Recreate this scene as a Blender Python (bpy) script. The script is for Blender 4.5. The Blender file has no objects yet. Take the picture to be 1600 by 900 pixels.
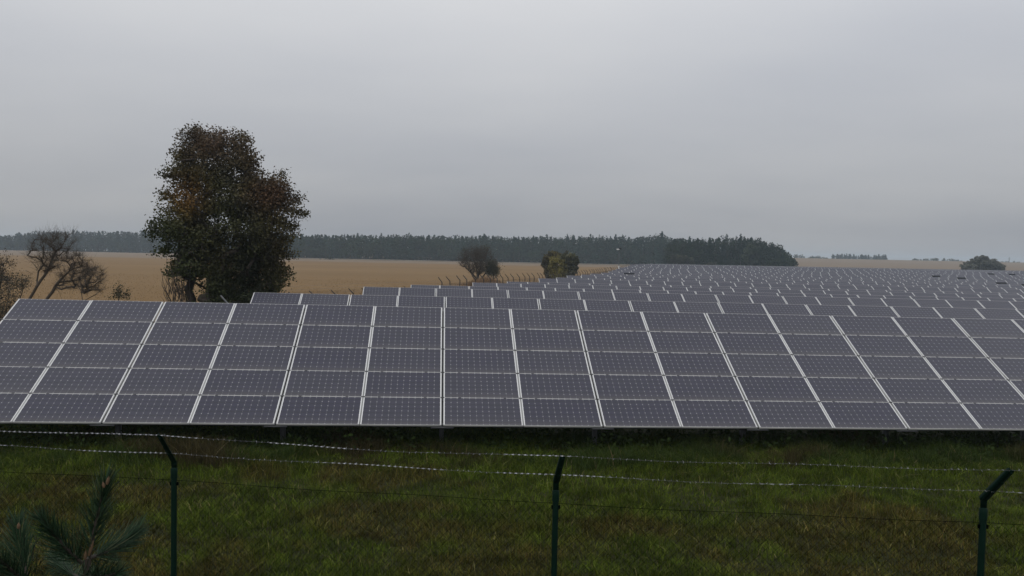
import bpy, math, random
import numpy as np
from mathutils import Matrix, Vector, Euler

random.seed(7); RNG = np.random.default_rng(11)
R = math.radians
S = bpy.context.scene
COL = S.collection

# ------------------------------------------------------------------ camera
CAMZ = 4.0                       # height of the camera above the ground by the first row
F = 1285.0                       # focal length in photo pixels (photo 1600 wide)
PITCH = math.atan(52.0 / F); ROLL = R(1.15)
cd = bpy.data.cameras.new('camera'); cam = bpy.data.objects.new('camera', cd); COL.objects.link(cam)
cd.sensor_width = 36.0; cd.lens = 36.0 * F / 1600.0
cd.clip_start = 0.05; cd.clip_end = 12000
_c, _s = math.cos(PITCH), math.sin(PITCH)
_fw = Vector((0, _c, -_s)); _up = Vector((0, _s, _c)); _rt = Vector((1, 0, 0))
_cr, _sr = math.cos(ROLL), math.sin(ROLL)
_rt2 = _rt * _cr + _up * _sr          # world right edge sinks in the picture
_up2 = _up * _cr - _rt * _sr
M = Matrix((( _rt2.x, _up2.x, -_fw.x, 0), (_rt2.y, _up2.y, -_fw.y, 0), (_rt2.z, _up2.z, -_fw.z, CAMZ), (0, 0, 0, 1)))
cam.matrix_world = M
S.camera = cam

# ------------------------------------------------------------------ sky, sun, exposure
SUN_EL, SUN_AZ = R(48), R(200)
w = bpy.data.worlds.new("World"); S.world = w; w.use_nodes = True
nt = w.node_tree; nt.nodes.clear()
def N(nt, t, **k):
    n = nt.nodes.new(t)
    for a, b in k.items():
        if a == 'inp':
            for i, v in b.items(): n.inputs[i].default_value = v
        else: setattr(n, a, b)
    return n
def L(nt, a, b): nt.links.new(a, b)
def mth(nt, op, a, b=None, c=None, clamp=False):
    n = nt.nodes.new('ShaderNodeMath'); n.operation = op; n.use_clamp = clamp
    for i, v in enumerate((a, b, c)):
        if v is None: continue
        if isinstance(v, (int, float)): n.inputs[i].default_value = v
        else: nt.links.new(v, n.inputs[i])
    return n.outputs[0]
def mixc(nt, f, a, b, mode='MIX'):
    n = nt.nodes.new('ShaderNodeMix'); n.data_type = 'RGBA'; n.blend_type = mode; n.clamp_factor = True
    for i, v in ((0, f), (6, a), (7, b)):
        if isinstance(v, (int, float)): n.inputs[i].default_value = v
        elif isinstance(v, tuple): n.inputs[i].default_value = v if len(v) == 4 else v + (1,)
        else: nt.links.new(v, n.inputs[i])
    return n.outputs[2]
tc = N(nt, 'ShaderNodeTexCoord'); sep = N(nt, 'ShaderNodeSeparateXYZ'); L(nt, tc.outputs['Generated'], sep.inputs[0])
zc = mth(nt, 'MAXIMUM', sep.outputs[2], 0.0)
den = mth(nt, 'ADD', zc, 0.16)
cx = mth(nt, 'DIVIDE', sep.outputs[0], den); cy = mth(nt, 'DIVIDE', sep.outputs[1], den)
cmb = N(nt, 'ShaderNodeCombineXYZ'); L(nt, cx, cmb.inputs[0]); L(nt, cy, cmb.inputs[1])
n1 = N(nt, 'ShaderNodeTexNoise', inp={'Scale': 0.62, 'Detail': 5.0, 'Roughness': 0.48}); 
mp = N(nt, 'ShaderNodeMapping'); mp.inputs['Location'].default_value = (3.1, 0.4, 0); mp.inputs['Rotation'].default_value = (0, 0, R(-14)); mp.inputs['Scale'].default_value = (0.75, 1.0, 1)
L(nt, cmb.outputs[0], mp.inputs[0]); L(nt, mp.outputs[0], n1.inputs['Vector'])
cl = mth(nt, 'MULTIPLY_ADD', n1.outputs['Fac'], 1.5, -0.25, clamp=True)
tint = mixc(nt, cl, (0.935, 0.975, 1.07), (1.025, 1.03, 1.04))
g = mth(nt, 'ADD', mth(nt, 'MULTIPLY_ADD', zc, 1.22, 0.335), mth(nt, 'MULTIPLY', mth(nt, 'MULTIPLY', zc, zc), -0.62))               # overcast sky: brighter towards the zenith
g2 = mth(nt, 'MULTIPLY', g, mth(nt, 'MULTIPLY_ADD', cl, 0.26, 0.89))
gc = N(nt, 'ShaderNodeCombineXYZ'); [L(nt, g2, gc.inputs[i]) for i in range(3)]
cloud = mixc(nt, 1.0, gc.outputs[0], tint, 'MULTIPLY')
sky = N(nt, 'ShaderNodeTexSky', sky_type='NISHITA', sun_disc=False, sun_elevation=SUN_EL, sun_rotation=SUN_AZ, air_density=1.0, dust_density=4.0)
skys = mixc(nt, 1.0, sky.outputs[0], (0.08, 0.08, 0.08), 'MULTIPLY')
full = mixc(nt, 0.06, cloud, skys)
bg = N(nt, 'ShaderNodeBackground', inp={'Strength': 1.0}); wo = N(nt, 'ShaderNodeOutputWorld')
L(nt, full, bg.inputs[0]); L(nt, bg.outputs[0], wo.inputs[0])
sd = bpy.data.lights.new('sun', 'SUN'); sun = bpy.data.objects.new('sun', sd); COL.objects.link(sun)
sd.energy = 0.5; sd.angle = R(50); sd.color = (1.0, 0.97, 0.93)
sdir = Vector((math.sin(SUN_AZ) * math.cos(SUN_EL), math.cos(SUN_AZ) * math.cos(SUN_EL), math.sin(SUN_EL)))
sun.rotation_euler = (-sdir).to_track_quat('-Z', 'Y').to_euler()
S.view_settings.view_transform = 'Standard'; S.view_settings.look = 'None'
S.view_settings.exposure = 0.0; S.view_settings.gamma = 1.0; S.view_settings.use_curve_mapping = False
S.cycles.volume_bounces = 1; S.cycles.max_bounces = 6; S.cycles.transparent_max_bounces = 16

# ------------------------------------------------------------------ geometry helpers
def at(px, py, d):
    """photo pixel + distance ahead (metres along world Y) -> world point"""
    x, y = px - 800, py - 450
    xx = x * _cr + y * _sr; yy = -x * _sr + y * _cr
    v = _rt * (xx / F) - _up * (yy / F) + _fw
    v = v * (d / v.y)
    return np.array([v.x, v.y, v.z + CAMZ])
def project(P):
    v = M.inverted() @ Vector(P)
    return 800 + F * v.x / -v.z, 450 - F * v.y / -v.z

class Buf:
    def __init__(s): s.v = []; s.f = []; s.c = []; s.n = 0; s.m = []; s.uv = []
    def add(s, v, faces, col=None, mat=0, uv=None):
        v = np.asarray(v, float).reshape(-1, 3); faces = np.asarray(faces, int)
        s.v.append(v); s.f.append(faces + s.n); s.n += len(v); s.m.append(np.full(len(faces), mat))
        if col is None: col = np.ones((len(v), 3)) * .5
        col = np.asarray(col, float)
        if col.ndim == 1: col = np.tile(col, (len(v), 1))
        s.c.append(col)
        s.uv.append(np.zeros((faces.size, 2)) if uv is None else np.asarray(uv, float).reshape(-1, 2))
    def mesh(s, name, mats, smooth=False, usecol=True, useuv=False):
        me = bpy.data.meshes.new(name)
        V = np.concatenate(s.v).astype(np.float32)
        me.vertices.add(len(V)); me.vertices.foreach_set('co', V.ravel())
        loops = np.concatenate([f.ravel() for f in s.f]).astype(np.int32)
        tot = np.concatenate([np.full(len(f), f.shape[1]) for f in s.f]).astype(np.int32)
        start = np.concatenate([[0], np.cumsum(tot)[:-1]]).astype(np.int32)
        me.loops.add(len(loops)); me.loops.foreach_set('vertex_index', loops)
        me.polygons.add(len(tot)); me.polygons.foreach_set('loop_start', start); me.polygons.foreach_set('loop_total', tot)
        me.polygons.foreach_set('material_index', np.concatenate(s.m).astype(np.int32))
        if smooth: me.polygons.foreach_set('use_smooth', np.ones(len(tot), bool))
        if usecol:
            a = me.color_attributes.new('Col', 'FLOAT_COLOR', 'POINT')
            C = np.concatenate(s.c); C = np.hstack([C, np.ones((len(C), 1))]).astype(np.float32)
            a.data.foreach_set('color', C.ravel())
        if useuv:
            u = me.uv_layers.new(name='UVMap'); u.data.foreach_set('uv', np.concatenate(s.uv).astype(np.float32).ravel())
        for m in (mats if isinstance(mats, (list, tuple)) else [mats]): me.materials.append(m)
        me.update(calc_edges=True)
        return me
def link(name, data, parent=None, loc=None, kind=None):
    o = bpy.data.objects.new(name, data); COL.objects.link(o)
    if parent is not None: o.parent = parent
    if loc is not None: o.location = loc
    if kind: o['kind'] = kind
    return o
def tag(o, label=None, cat=None, group=None, kind=None):
    if label: o['label'] = label
    if cat: o['category'] = cat
    if group: o['group'] = group
    if kind: o['kind'] = kind
    return o
def thing(name, label, cat, loc=(0, 0, 0), group=None):
    o = bpy.data.objects.new(name, None); COL.objects.link(o); o.location = loc; o.empty_display_size = .2
    return tag(o, label, cat, group)

BOXF = np.array([[0, 3, 2, 1], [4, 5, 6, 7], [0, 1, 5, 4], [1, 2, 6, 5], [2, 3, 7, 6], [3, 0, 4, 7]])
def box(b, x0, x1, y0, y1, z0, z1, col=None, mat=0, T=None):
    v = np.array([[x0, y0, z0], [x1, y0, z0], [x1, y1, z0], [x0, y1, z0], [x0, y0, z1], [x1, y0, z1], [x1, y1, z1], [x0, y1, z1]])
    if T is not None: v = v @ T[:3, :3].T + T[:3, 3]
    b.add(v, BOXF, col, mat)
def prisms(A, B, ra, rb, n=4):
    """tapered tubes from A[i] to B[i]"""
    A = np.atleast_2d(A); B = np.atleast_2d(B); k = len(A)
    ra = np.broadcast_to(ra, k); rb = np.broadcast_to(rb, k)
    d = B - A; d = d / (np.linalg.norm(d, axis=1, keepdims=True) + 1e-9)
    h = np.where(np.abs(d[:, 2:3]) > .9, np.array([[1., 0, 0]]), np.array([[0, 0, 1.]]))
    u = np.cross(d, h); u /= np.linalg.norm(u, axis=1, keepdims=True); v = np.cross(d, u)
    a = np.arange(n) * 2 * np.pi / n
    ring = u[:, None, :] * np.cos(a)[None, :, None] + v[:, None, :] * np.sin(a)[None, :, None]
    V = np.concatenate([A[:, None] + ring * ra[:, None, None], B[:, None] + ring * rb[:, None, None]], 1)
    i = np.arange(n); j = (i + 1) % n
    f = np.stack([i, j, j + n, i + n], 1)
    Fc = (f[None] + (np.arange(k) * 2 * n)[:, None, None]).reshape(-1, 4)
    return V.reshape(-1, 3), Fc
def polytube(b, pts, rad, n=6, col=None, mat=0, cap=True):
    """one continuous tube through the points"""
    pts = np.asarray(pts, float); k = len(pts); rad = np.broadcast_to(rad, k)
    t = np.gradient(pts, axis=0); t /= np.linalg.norm(t, axis=1, keepdims=True) + 1e-9
    h = np.array([0, 0, 1.]) if abs(t[:, 2]).mean() < .8 else np.array([0, 1., 0])
    u = np.cross(t, h); u /= np.linalg.norm(u, axis=1, keepdims=True) + 1e-9; v = np.cross(t, u)
    a = np.arange(n) * 2 * np.pi / n
    V = (pts[:, None] + (u[:, None] * np.cos(a)[None, :, None] + v[:, None] * np.sin(a)[None, :, None]) * rad[:, None, None]).reshape(-1, 3)
    i = np.arange(n); j = (i + 1) % n
    f = np.concatenate([np.stack([i + r * n, j + r * n, j + (r + 1) * n, i + (r + 1) * n], 1) for r in range(k - 1)])
    b.add(V, f, col, mat)
    if cap:
        b.add(np.vstack([V[:n], pts[:1]]), np.stack([j, i, np.full(n, n)], 1), col, mat)
        b.add(np.vstack([V[-n:], pts[-1:]]), np.stack([i, j, np.full(n, n)], 1), col, mat)
def cards(centers, size, rng, aspect=.6, up=0.0, droop=None):
    """diamond leaf faces, random orientation"""
    k = len(centers); size = np.broadcast_to(size, k)
    a = rng.normal(size=(k, 3)); a[:, 2] += up
    if droop is not None: a = a * .6 + droop
    a /= np.linalg.norm(a, axis=1, keepdims=True)
    r = rng.normal(size=(k, 3)); bb = np.cross(a, r); bb /= np.linalg.norm(bb, axis=1, keepdims=True)
    n = np.cross(a, bb)
    l = a * size[:, None] * .5; s = bb * size[:, None] * .5 * aspect
    mid = n * size[:, None] * .1
    V = np.stack([centers - l, centers + s * 1.0 + mid, centers + l, centers - s * 1.0 + mid], 1).reshape(-1, 3)
    f = (np.arange(4)[None] + (np.arange(k) * 4)[:, None])
    return V, f
def vnoise(x, y, s, seed=0):
    """cheap smooth value noise for geometry and blade colours"""
    x = np.asarray(x) / s; y = np.asarray(y) / s
    xi = np.floor(x).astype(int); yi = np.floor(y).astype(int); fx = x - xi; fy = y - yi
    def h(a, b):
        k = (a * 374761393 + b * 668265263 + seed * 1442695041) & 0x7fffffff
        k = ((k ^ (k >> 13)) * 1274126177) & 0x7fffffff
        return ((k ^ (k >> 16)) & 0xffff) / 65535.0
    fx = fx * fx * (3 - 2 * fx); fy = fy * fy * (3 - 2 * fy)
    return (h(xi, yi) * (1 - fx) + h(xi + 1, yi) * fx) * (1 - fy) + (h(xi, yi + 1) * (1 - fx) + h(xi + 1, yi + 1) * fx) * fy
def sst(a, b, x):
    t = np.clip((np.asarray(x, float) - a) / (b - a), 0, 1); return t * t * (3 - 2 * t)

# ------------------------------------------------------------------ materials
def newmat(name):
    m = bpy.data.materials.new(name); m.use_nodes = True
    return m, m.node_tree, m.node_tree.nodes['Principled BSDF']
def simple(name, col, rough=.6, metal=0.0, var=.15, scale=6.0, bump=0.0, spec=.5):
    m, t, p = newmat(name)
    no = N(t, 'ShaderNodeTexNoise', inp={'Scale': scale, 'Detail': 5.0}); tcn = N(t, 'ShaderNodeTexCoord')
    L(t, tcn.outputs['Object'], no.inputs['Vector'])
    c1 = tuple(c * (1 - var) for c in col); c2 = tuple(min(1, c * (1 + var)) for c in col)
    L(t, mixc(t, no.outputs['Fac'], c1, c2), p.inputs['Base Color'])
    p.inputs['Roughness'].default_value = rough; p.inputs['Metallic'].default_value = metal
    p.inputs['Specular IOR Level'].default_value = spec
    if bump:
        bn = N(t, 'ShaderNodeBump', inp={'Strength': bump, 'Distance': .01}); L(t, no.outputs['Fac'], bn.inputs['Height']); L(t, bn.outputs[0], p.inputs['Normal'])
    return m
def attrmat(name, rough=.7, spec=.25, trans=0.0, gain=1.0):
    """leaf / blade material: colour comes with each leaf"""
    m, t, p = newmat(name)
    a = N(t, 'ShaderNodeAttribute', attribute_name='Col')
    L(t, a.outputs['Color'], p.inputs['Base Color'])
    p.inputs['Roughness'].default_value = rough; p.inputs['Specular IOR Level'].default_value = spec
    if trans:
        tr = N(t, 'ShaderNodeBsdfTranslucent'); L(t, a.outputs['Color'], tr.inputs[0])
        mx = N(t, 'ShaderNodeMixShader', inp={0: trans}); L(t, p.outputs[0], mx.inputs[1]); L(t, tr.outputs[0], mx.inputs[2])
        L(t, mx.outputs[0], t.nodes['Material Output'].inputs[0])
    return m
M_alu = simple('aluminium_frame', (.47, .47, .46), rough=.55, metal=.4, var=.08, scale=2.5)
M_steel = simple('galvanised_steel', (.11, .115, .12), rough=.6, metal=.3, var=.2)
M_back = simple('panel_backsheet', (.35, .36, .38), rough=.6)
M_clamp = simple('dark_clamp', (.05, .05, .055), rough=.5)
M_dull = simple('dull_wire', (.13, .13, .13), rough=.7, metal=.2, spec=.2)
M_green = simple('green_powder_coat', (.001, .013, .0075), rough=.7, var=.3, scale=14, spec=.12)
M_darkgreen = simple('green_coated_wire', (.002, .004, .003), rough=.9, spec=.04, var=.2)
M_galv = simple('galvanised_wire', (.34, .35, .36), rough=.4, metal=.6, var=.12, scale=20)
M_oldpost = simple('weathered_fence_post', (.045, .035, .028), rough=.8)
M_bark = simple('bark', (.045, .035, .028), rough=.9, var=.4, scale=9, bump=.5)
M_barkgrey = simple('grey_bark', (.06, .047, .034), rough=.9, var=.4, scale=9, bump=.5)
M_leaf = attrmat('leaves', trans=.12)
M_needle = attrmat('pine_needles', rough=.55, spec=.2)
M_grass = attrmat('grass_blades', rough=.8, spec=.05, trans=.15)
M_wood = attrmat('forest_foliage', rough=.85, spec=.1)
M_white = simple('white_housing', (.75, .75, .74), rough=.4)
M_black = simple('matt_black', (.012, .012, .014), rough=.8, spec=.1)

# solar cells under glass: monocrystalline squares with cut corners, thin fingers, busbars
M_cell, t, p = newmat('solar_cells')
uvn = N(t, 'ShaderNodeUVMap', uv_map='UVMap'); sp = N(t, 'ShaderNodeSeparateXYZ'); L(t, uvn.outputs[0], sp.inputs[0])
fu = mth(t, 'FRACT', sp.outputs[0]); fv = mth(t, 'FRACT', sp.outputs[1])
MU, MV = .0115, .012
cu = mth(t, 'MULTIPLY', mth(t, 'DIVIDE', mth(t, 'SUBTRACT', fu, MU), 1 - 2 * MU), 12.0)
cv = mth(t, 'MULTIPLY', mth(t, 'DIVIDE', mth(t, 'SUBTRACT', fv, MV), 1 - 2 * MV), 6.0)
au = mth(t, 'ABSOLUTE', mth(t, 'SUBTRACT', mth(t, 'FRACT', cu), .5)); av = mth(t, 'ABSOLUTE', mth(t, 'SUBTRACT', mth(t, 'FRACT', cv), .5))
gapu = mth(t, 'GREATER_THAN', au, .487); gapv = mth(t, 'GREATER_THAN', av, .488)
corner = mth(t, 'GREATER_THAN', mth(t, 'ADD', au, av), .885)
em = mth(t, 'GREATER_THAN', mth(t, 'ABSOLUTE', mth(t, 'SUBTRACT', fu, .5)), .5 - MU)
bright = mth(t, 'MAXIMUM', mth(t, 'MAXIMUM', mth(t, 'MULTIPLY', gapu, .5), corner), mth(t, 'MULTIPLY', gapv, .10))
bus = mth(t, 'LESS_THAN', av, .07)
oi = N(t, 'ShaderNodeObjectInfo')
fid = N(t, 'ShaderNodeCombineXYZ'); L(t, mth(t, 'ADD', mth(t, 'FLOOR', sp.outputs[0]), mth(t, 'MULTIPLY', oi.outputs['Random'], 91.7)), fid.inputs[0]); L(t, mth(t, 'FLOOR', sp.outputs[1]), fid.inputs[1])
wn = N(t, 'ShaderNodeTexWhiteNoise', noise_dimensions='3D'); L(t, fid.outputs[0], wn.inputs['Vector'])
base = mixc(t, wn.outputs['Value'], (.021, .020, .044), (.032, .031, .052))
cid = N(t, 'ShaderNodeCombineXYZ'); L(t, mth(t, 'FLOOR', cu), cid.inputs[0]); L(t, mth(t, 'FLOOR', cv), cid.inputs[1]); L(t, wn.outputs['Value'], cid.inputs[2])
wn2 = N(t, 'ShaderNodeTexWhiteNoise', noise_dimensions='3D'); L(t, cid.outputs[0], wn2.inputs['Vector'])
base = mixc(t, mth(t, 'MULTIPLY', wn2.outputs['Value'], .35), base, (.020, .023, .032))
base = mixc(t, mth(t, 'MULTIPLY', bus, .7), base, (.012, .012, .015))
dn = N(t, 'ShaderNodeTexNoise', inp={'Scale': 3.0, 'Detail': 6.0}); tg = N(t, 'ShaderNodeTexCoord'); L(t, tg.outputs['Object'], dn.inputs['Vector'])
dust = mth(t, 'MULTIPLY', mth(t, 'POWER', mth(t, 'SUBTRACT', 1.0, fv), 7.0), .2)
dust = mth(t, 'ADD', dust, mth(t, 'MULTIPLY', dn.outputs['Fac'], .05))
base = mixc(t, bright, base, (.26, .26, .27)); base = mixc(t, em, base, (.72, .72, .71))
base = mixc(t, dust, base, (.22, .20, .17))
L(t, base, p.inputs['Base Color'])
p.inputs['Roughness'].default_value = .3; p.inputs['Specular IOR Level'].default_value = .30
p.inputs['Coat Weight'].default_value = .15; p.inputs['Coat Roughness'].default_value = .12

# ground materials
def groundmat(name, cols, scale=.5, fine=18.0, bump=.5, rows=0.0, aniso=(1, 1, 1)):
    m, t, p = newmat(name)
    g = N(t, 'ShaderNodeNewGeometry'); mpn = N(t, 'ShaderNodeMapping'); mpn.inputs['Scale'].default_value = aniso
    L(t, g.outputs['Position'], mpn.inputs[0])
    a = N(t, 'ShaderNodeTexNoise', inp={'Scale': scale, 'Detail': 6.0, 'Roughness': .6}); L(t, mpn.outputs[0], a.inputs['Vector'])
    b = N(t, 'ShaderNodeTexNoise', inp={'Scale': fine, 'Detail': 4.0, 'Roughness': .7}); L(t, g.outputs['Position'], b.inputs['Vector'])
    c = mixc(t, mth(t, 'MULTIPLY_ADD', a.outputs['Fac'], 2.4, -.7, clamp=True), cols[0], cols[1])
    c = mixc(t, mth(t, 'MULTIPLY_ADD', b.outputs['Fac'], 2.0, -.5, clamp=True), c, cols[2], 'MIX') if len(cols) > 2 else c
    n2 = t.nodes.new('ShaderNodeHueSaturation'); L(t, c, n2.inputs['Color']); L(t, mth(t, 'MULTIPLY_ADD', b.outputs['Fac'], .7, .65), n2.inputs['Value'])
    L(t, n2.outputs[0], p.inputs['Base Color'])
    p.inputs['Roughness'].default_value = .95; p.inputs['Specular IOR Level'].default_value = .1
    bn = N(t, 'ShaderNodeBump', inp={'Strength': bump, 'Distance': .05}); L(t, b.outputs['Fac'], bn.inputs['Height']); L(t, bn.outputs[0], p.inputs['Normal'])
    return m
M_lawn = groundmat('lawn_soil', [(.022, .026, .010), (.035, .026, .013), (.028, .034, .012)], .6)
M_field = groundmat('stubble_field', [(.155, .094, .040), (.235, .155, .075), (.19, .118, .050)], .035, 2.5, .6, aniso=(.25, 1, 1))
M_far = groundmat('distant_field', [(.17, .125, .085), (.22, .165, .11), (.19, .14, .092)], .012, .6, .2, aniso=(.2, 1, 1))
M_track = groundmat('pale_track', [(.24, .20, .15), (.29, .25, .19), (.26, .22, .17)], .1, 2.0)

# ------------------------------------------------------------------ where the rows stand
YAW = R(5.40); TILT = R(30.25); W, H = 1.60, .822; CLEAR = .60; PITCHROW = 8.6
RN = np.array([-math.sin(YAW), math.cos(YAW)])        # away from the camera, across the rows
RD = np.array([math.cos(YAW), math.sin(YAW)])         # along the rows, to the right
ct, st = math.cos(TILT), math.sin(TILT)
ROW1 = np.array([-10.87, 15.06, CAMZ - 3.29])          # lower left corner of the first row
tl1 = ROW1[:2] + RN * 5 * H * ct
D1 = tl1 @ RN
ENDS = [None, (395, 457), (567, 448), (641, 445), (737.5, 441.5), (791.5, 440), (841, 435), (868.5, 433.5), (885, 430.5), (908, 429),
        (922.5, 427.5), (939, 426), (950.5, 424), (956, 422), (962, 420), (967, 418), (975, 417), (980, 415.5), (983.5, 413.2),
        (992, 412.9), (1000, 412.6), (1007, 412.4), (1014, 412.3), (1020, 412.3), (1026, 412.3), (1031, 412.4), (1036, 412.5), (1041, 412.6),
        (1045, 412.8), (1049, 412.9), (1053, 413.0), (1057, 413.1), (1061, 413.2), (1064, 413.3), (1067, 413.4)]
rows = []
for i, e in enumerate(ENDS):
    q = D1 + PITCHROW * i
    if i == 0: P = np.array([tl1[0], tl1[1], ROW1[2] + 5 * H * st])
    else:
        a = at(e[0], e[1], 1.0) - np.array([0, 0, CAMZ])
        k = q / (a[:2] @ RN); P = a * k + np.array([0, 0, CAMZ])
    slope = R(.40) * max(-.1, 1 - i / 24)
    rows.append(dict(q=q, t=P[:2] @ RD, ztop=P[2], slope=slope, i=i))
GQ = np.array([r['q'] - 1.8 for r in rows]); GZ = np.array([r['ztop'] - 5 * H * st - CLEAR for r in rows])
GT = np.array([r['t'] for r in rows]); GS = np.array([math.tan(r['slope']) for r in rows])
def gz(x, y):
    x = np.asarray(x, float); y = np.asarray(y, float)
    q = x * RN[0] + y * RN[1]; t = x * RD[0] + y * RD[1]
    zl = np.interp(q, GQ, GZ); tl = np.interp(q, GQ, GT); sl = np.interp(q, GQ, GS)
    z = zl - sl * np.clip(t - tl, -4, 300)
    zout = np.interp(q, [0, 20, 60, 120, 200, 420, 650, 3000], [0.05, -.1, -.35, -.45, -.4, -.35, .3, 2.0])
    k = sst(3.0, 12.0, tl - t); z = z * (1 - k) + zout * k
    # far land: level with the wood on the left, a low rise on the right
    kf = sst(322, 420, q)
    rise = -.35 + sst(330, 900, q) * 7.2 * sst(90, 230, t) - sst(900, 2500, q) * 25
    z = z * (1 - kf) + (rise + zout * 0) * kf
    # near the camera: a bank rising to the photographer
    z = z + sst(5.0, 1.0, y) * 1.75 + sst(9.0, 5.5, y) * .22
    return z + (vnoise(x, y, 3.1, 5) - .5) * .08 * sst(400, 60, y)

def sheet(name, xs_fn, ys, mat, zoff=0.0):
    b = Buf(); P = []
    for y in ys:
        xs = np.asarray(xs_fn(y), float); P.append(np.stack([xs, np.full(len(xs), y), gz(xs, np.full(len(xs), y)) + zoff], 1))
    n = len(P[0]); i = np.arange(n - 1)
    f = np.concatenate([np.stack([i + r * n, i + 1 + r * n, i + 1 + (r + 1) * n, i + (r + 1) * n], 1) for r in range(len(ys) - 1)])
    b.add(np.concatenate(P), f)
    o = link(name, b.mesh(name, mat, smooth=True, usecol=False), kind='structure'); return o
FSL, FOFF = .272, -22.8                                 # line of the side fence: x = FSL*y + FOFF
def xb(y): return FSL * y + FOFF - 40 * float(sst(26, 12, y)) 
ysn = np.concatenate([np.arange(-30, 0, 3), np.arange(0, 30, .75), np.arange(30, 100, 3), np.arange(100, 338, 7), [338]])
off = np.concatenate([[0], np.cumsum(np.concatenate([np.full(60, .8), np.full(30, 2.), np.full(30, 6.), np.full(20, 30.)]))])
sheet('grass_ground', lambda y: xb(y) + off, ysn, M_lawn)
ysf = ysn
sheet('stubble_field', lambda y: xb(y) - off[::-1], ysn, M_field)
yf = np.concatenate([np.arange(334, 460, 8), np.arange(460, 1000, 25), np.arange(1000, 4001, 200)])
sheet('far_field', lambda y: np.concatenate([np.arange(-3000, -600, 200), np.arange(-600, 700, 12), np.arange(700, 3001, 200)]), yf, M_far, -.03)
sheet('farm_track', lambda y: np.arange(-160, 90, 6.0), np.arange(441, 468, 5), M_track, .10)
M_verge = groundmat('grass_verge', [(.05, .045, .022), (.07, .055, .03), (.055, .05, .025)], .15, 2.0)
sheet('grass_verge', lambda y: np.arange(-130, 90, 6.0), np.arange(431, 442, 5), M_verge, .12)

# ------------------------------------------------------------------ solar panel rows
MW, MH = 1.578, .815
def frame_mesh():
    b = Buf(); l = .013; x, y = MW / 2, MH / 2
    o = [(-x, -y), (x, -y), (x, y), (-x, y)]; l2 = .0045; i = [(-x + l, -y + l2), (x - l, -y + l2), (x - l, y - l2), (-x + l, y - l2)]
    v = [(a, c, .004) for a, c in o] + [(a, c, .004) for a, c in i] + [(a, c, -.038) for a, c in o] + [(a, c, -.006) for a, c in i]
    f = []
    for k in range(4):
        n = (k + 1) % 4
        f += [[k, n, 4 + n, 4 + k], [8 + n, n, k, 8 + k][::1], [4 + k, 4 + n, 12 + n, 12 + k]]
    b.add(v, f); return b.mesh('frame', M_alu, usecol=False)
def glass_mesh():
    b = Buf(); x, y = MW / 2 - .011, MH / 2 - .004
    b.add([(-x, -y, 0), (x, -y, 0), (x, y, 0), (-x, y, 0)], [[0, 1, 2, 3]], mat=0, uv=[(0, 0), (1, 0), (1, 1), (0, 1)])
    b.add([(-x, -y, -.008), (x, -y, -.008), (x, y, -.008), (-x, y, -.008)], [[3, 2, 1, 0]], mat=1)
    b.add([(-.06, .2, -.03), (.06, .2, -.03), (.06, .3, -.03), (-.06, .3, -.03), (-.06, .2, -.008), (.06, .2, -.008), (.06, .3, -.008), (-.06, .3, -.008)], BOXF[:6], mat=1)
    return b.mesh('solar_panel', [M_cell, M_back], usecol=False, useuv=True)
ME_F, ME_G = frame_mesh(), glass_mesh()
def colx(i): return (i + .5) * W + (.006 if i % 2 == 0 else -.006)     # panels stand in pairs: wider gap every second seam
def quadring(b, cx, cy, R3, O, seed):
    pass
ORD = ['nearest', 'second', 'third', 'fourth', 'fifth', 'sixth', 'seventh', 'eighth', 'ninth', 'tenth', 'eleventh', 'twelfth', 'thirteenth', 'fourteenth',
       'fifteenth', 'sixteenth', 'seventeenth', 'eighteenth', 'nineteenth', 'twentieth', 'twenty-first', 'twenty-second', 'twenty-third', 'twenty-fourth',
       'twenty-fifth', 'twenty-sixth', 'twenty-seventh', 'twenty-eighth', 'twenty-ninth', 'thirtieth', 'thirty-first', 'thirty-second', 'thirty-third', 'thirty-fourth', 'thirty-fifth']
ROWLAB = {0: 'long tilted row of solar panels nearest to the fence, five panels high, seen whole',
          1: 'second row of solar panels from the fence, starting at the foot of the big tree',
          2: 'third row of solar panels from the fence, starting right of the big brown tree'}
# a few top panels are missing in the photograph (dark gaps)
GAPS_PX = [(980, 429), (1461, 433), (1498, 435.5), (1553, 429), (1582, 430), (1570, 444), (1597, 447.5)]
for r in rows:
    i = r['i']; d = r['q'] / math.cos(YAW)
    r['n'] = int(min(150, (0.68 * (r['q'] + 8) + 6 + .07 * r['q'] - r['t'] + 0) / W / .94)) + 1
    if i == 0: r['n'] = 21
    r['org'] = np.array([*(RN * (r['q'] - 5 * H * ct) + RD * r['t']), r['ztop'] - 5 * H * st - CLEAR])
    Rz = Matrix.Rotation(YAW, 4, 'Z') @ Matrix.Rotation(r['slope'], 4, 'Y')
    r['M'] = Matrix.Translation(Vector(r['org'])) @ Rz
missing = set()
for (gx, gy) in GAPS_PX:
    best = None
    for r in rows[6:]:
        for c in range(r['n']):
            P = r['M'] @ Vector((colx(c), 4.6 * H * ct, CLEAR + 4.6 * H * st)); u, v = project(P)
            e = abs(u - gx) + 4 * abs(v - gy)
            if best is None or e < best[0]: best = (e, r['i'], c)
    missing.add(best[1:])
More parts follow.
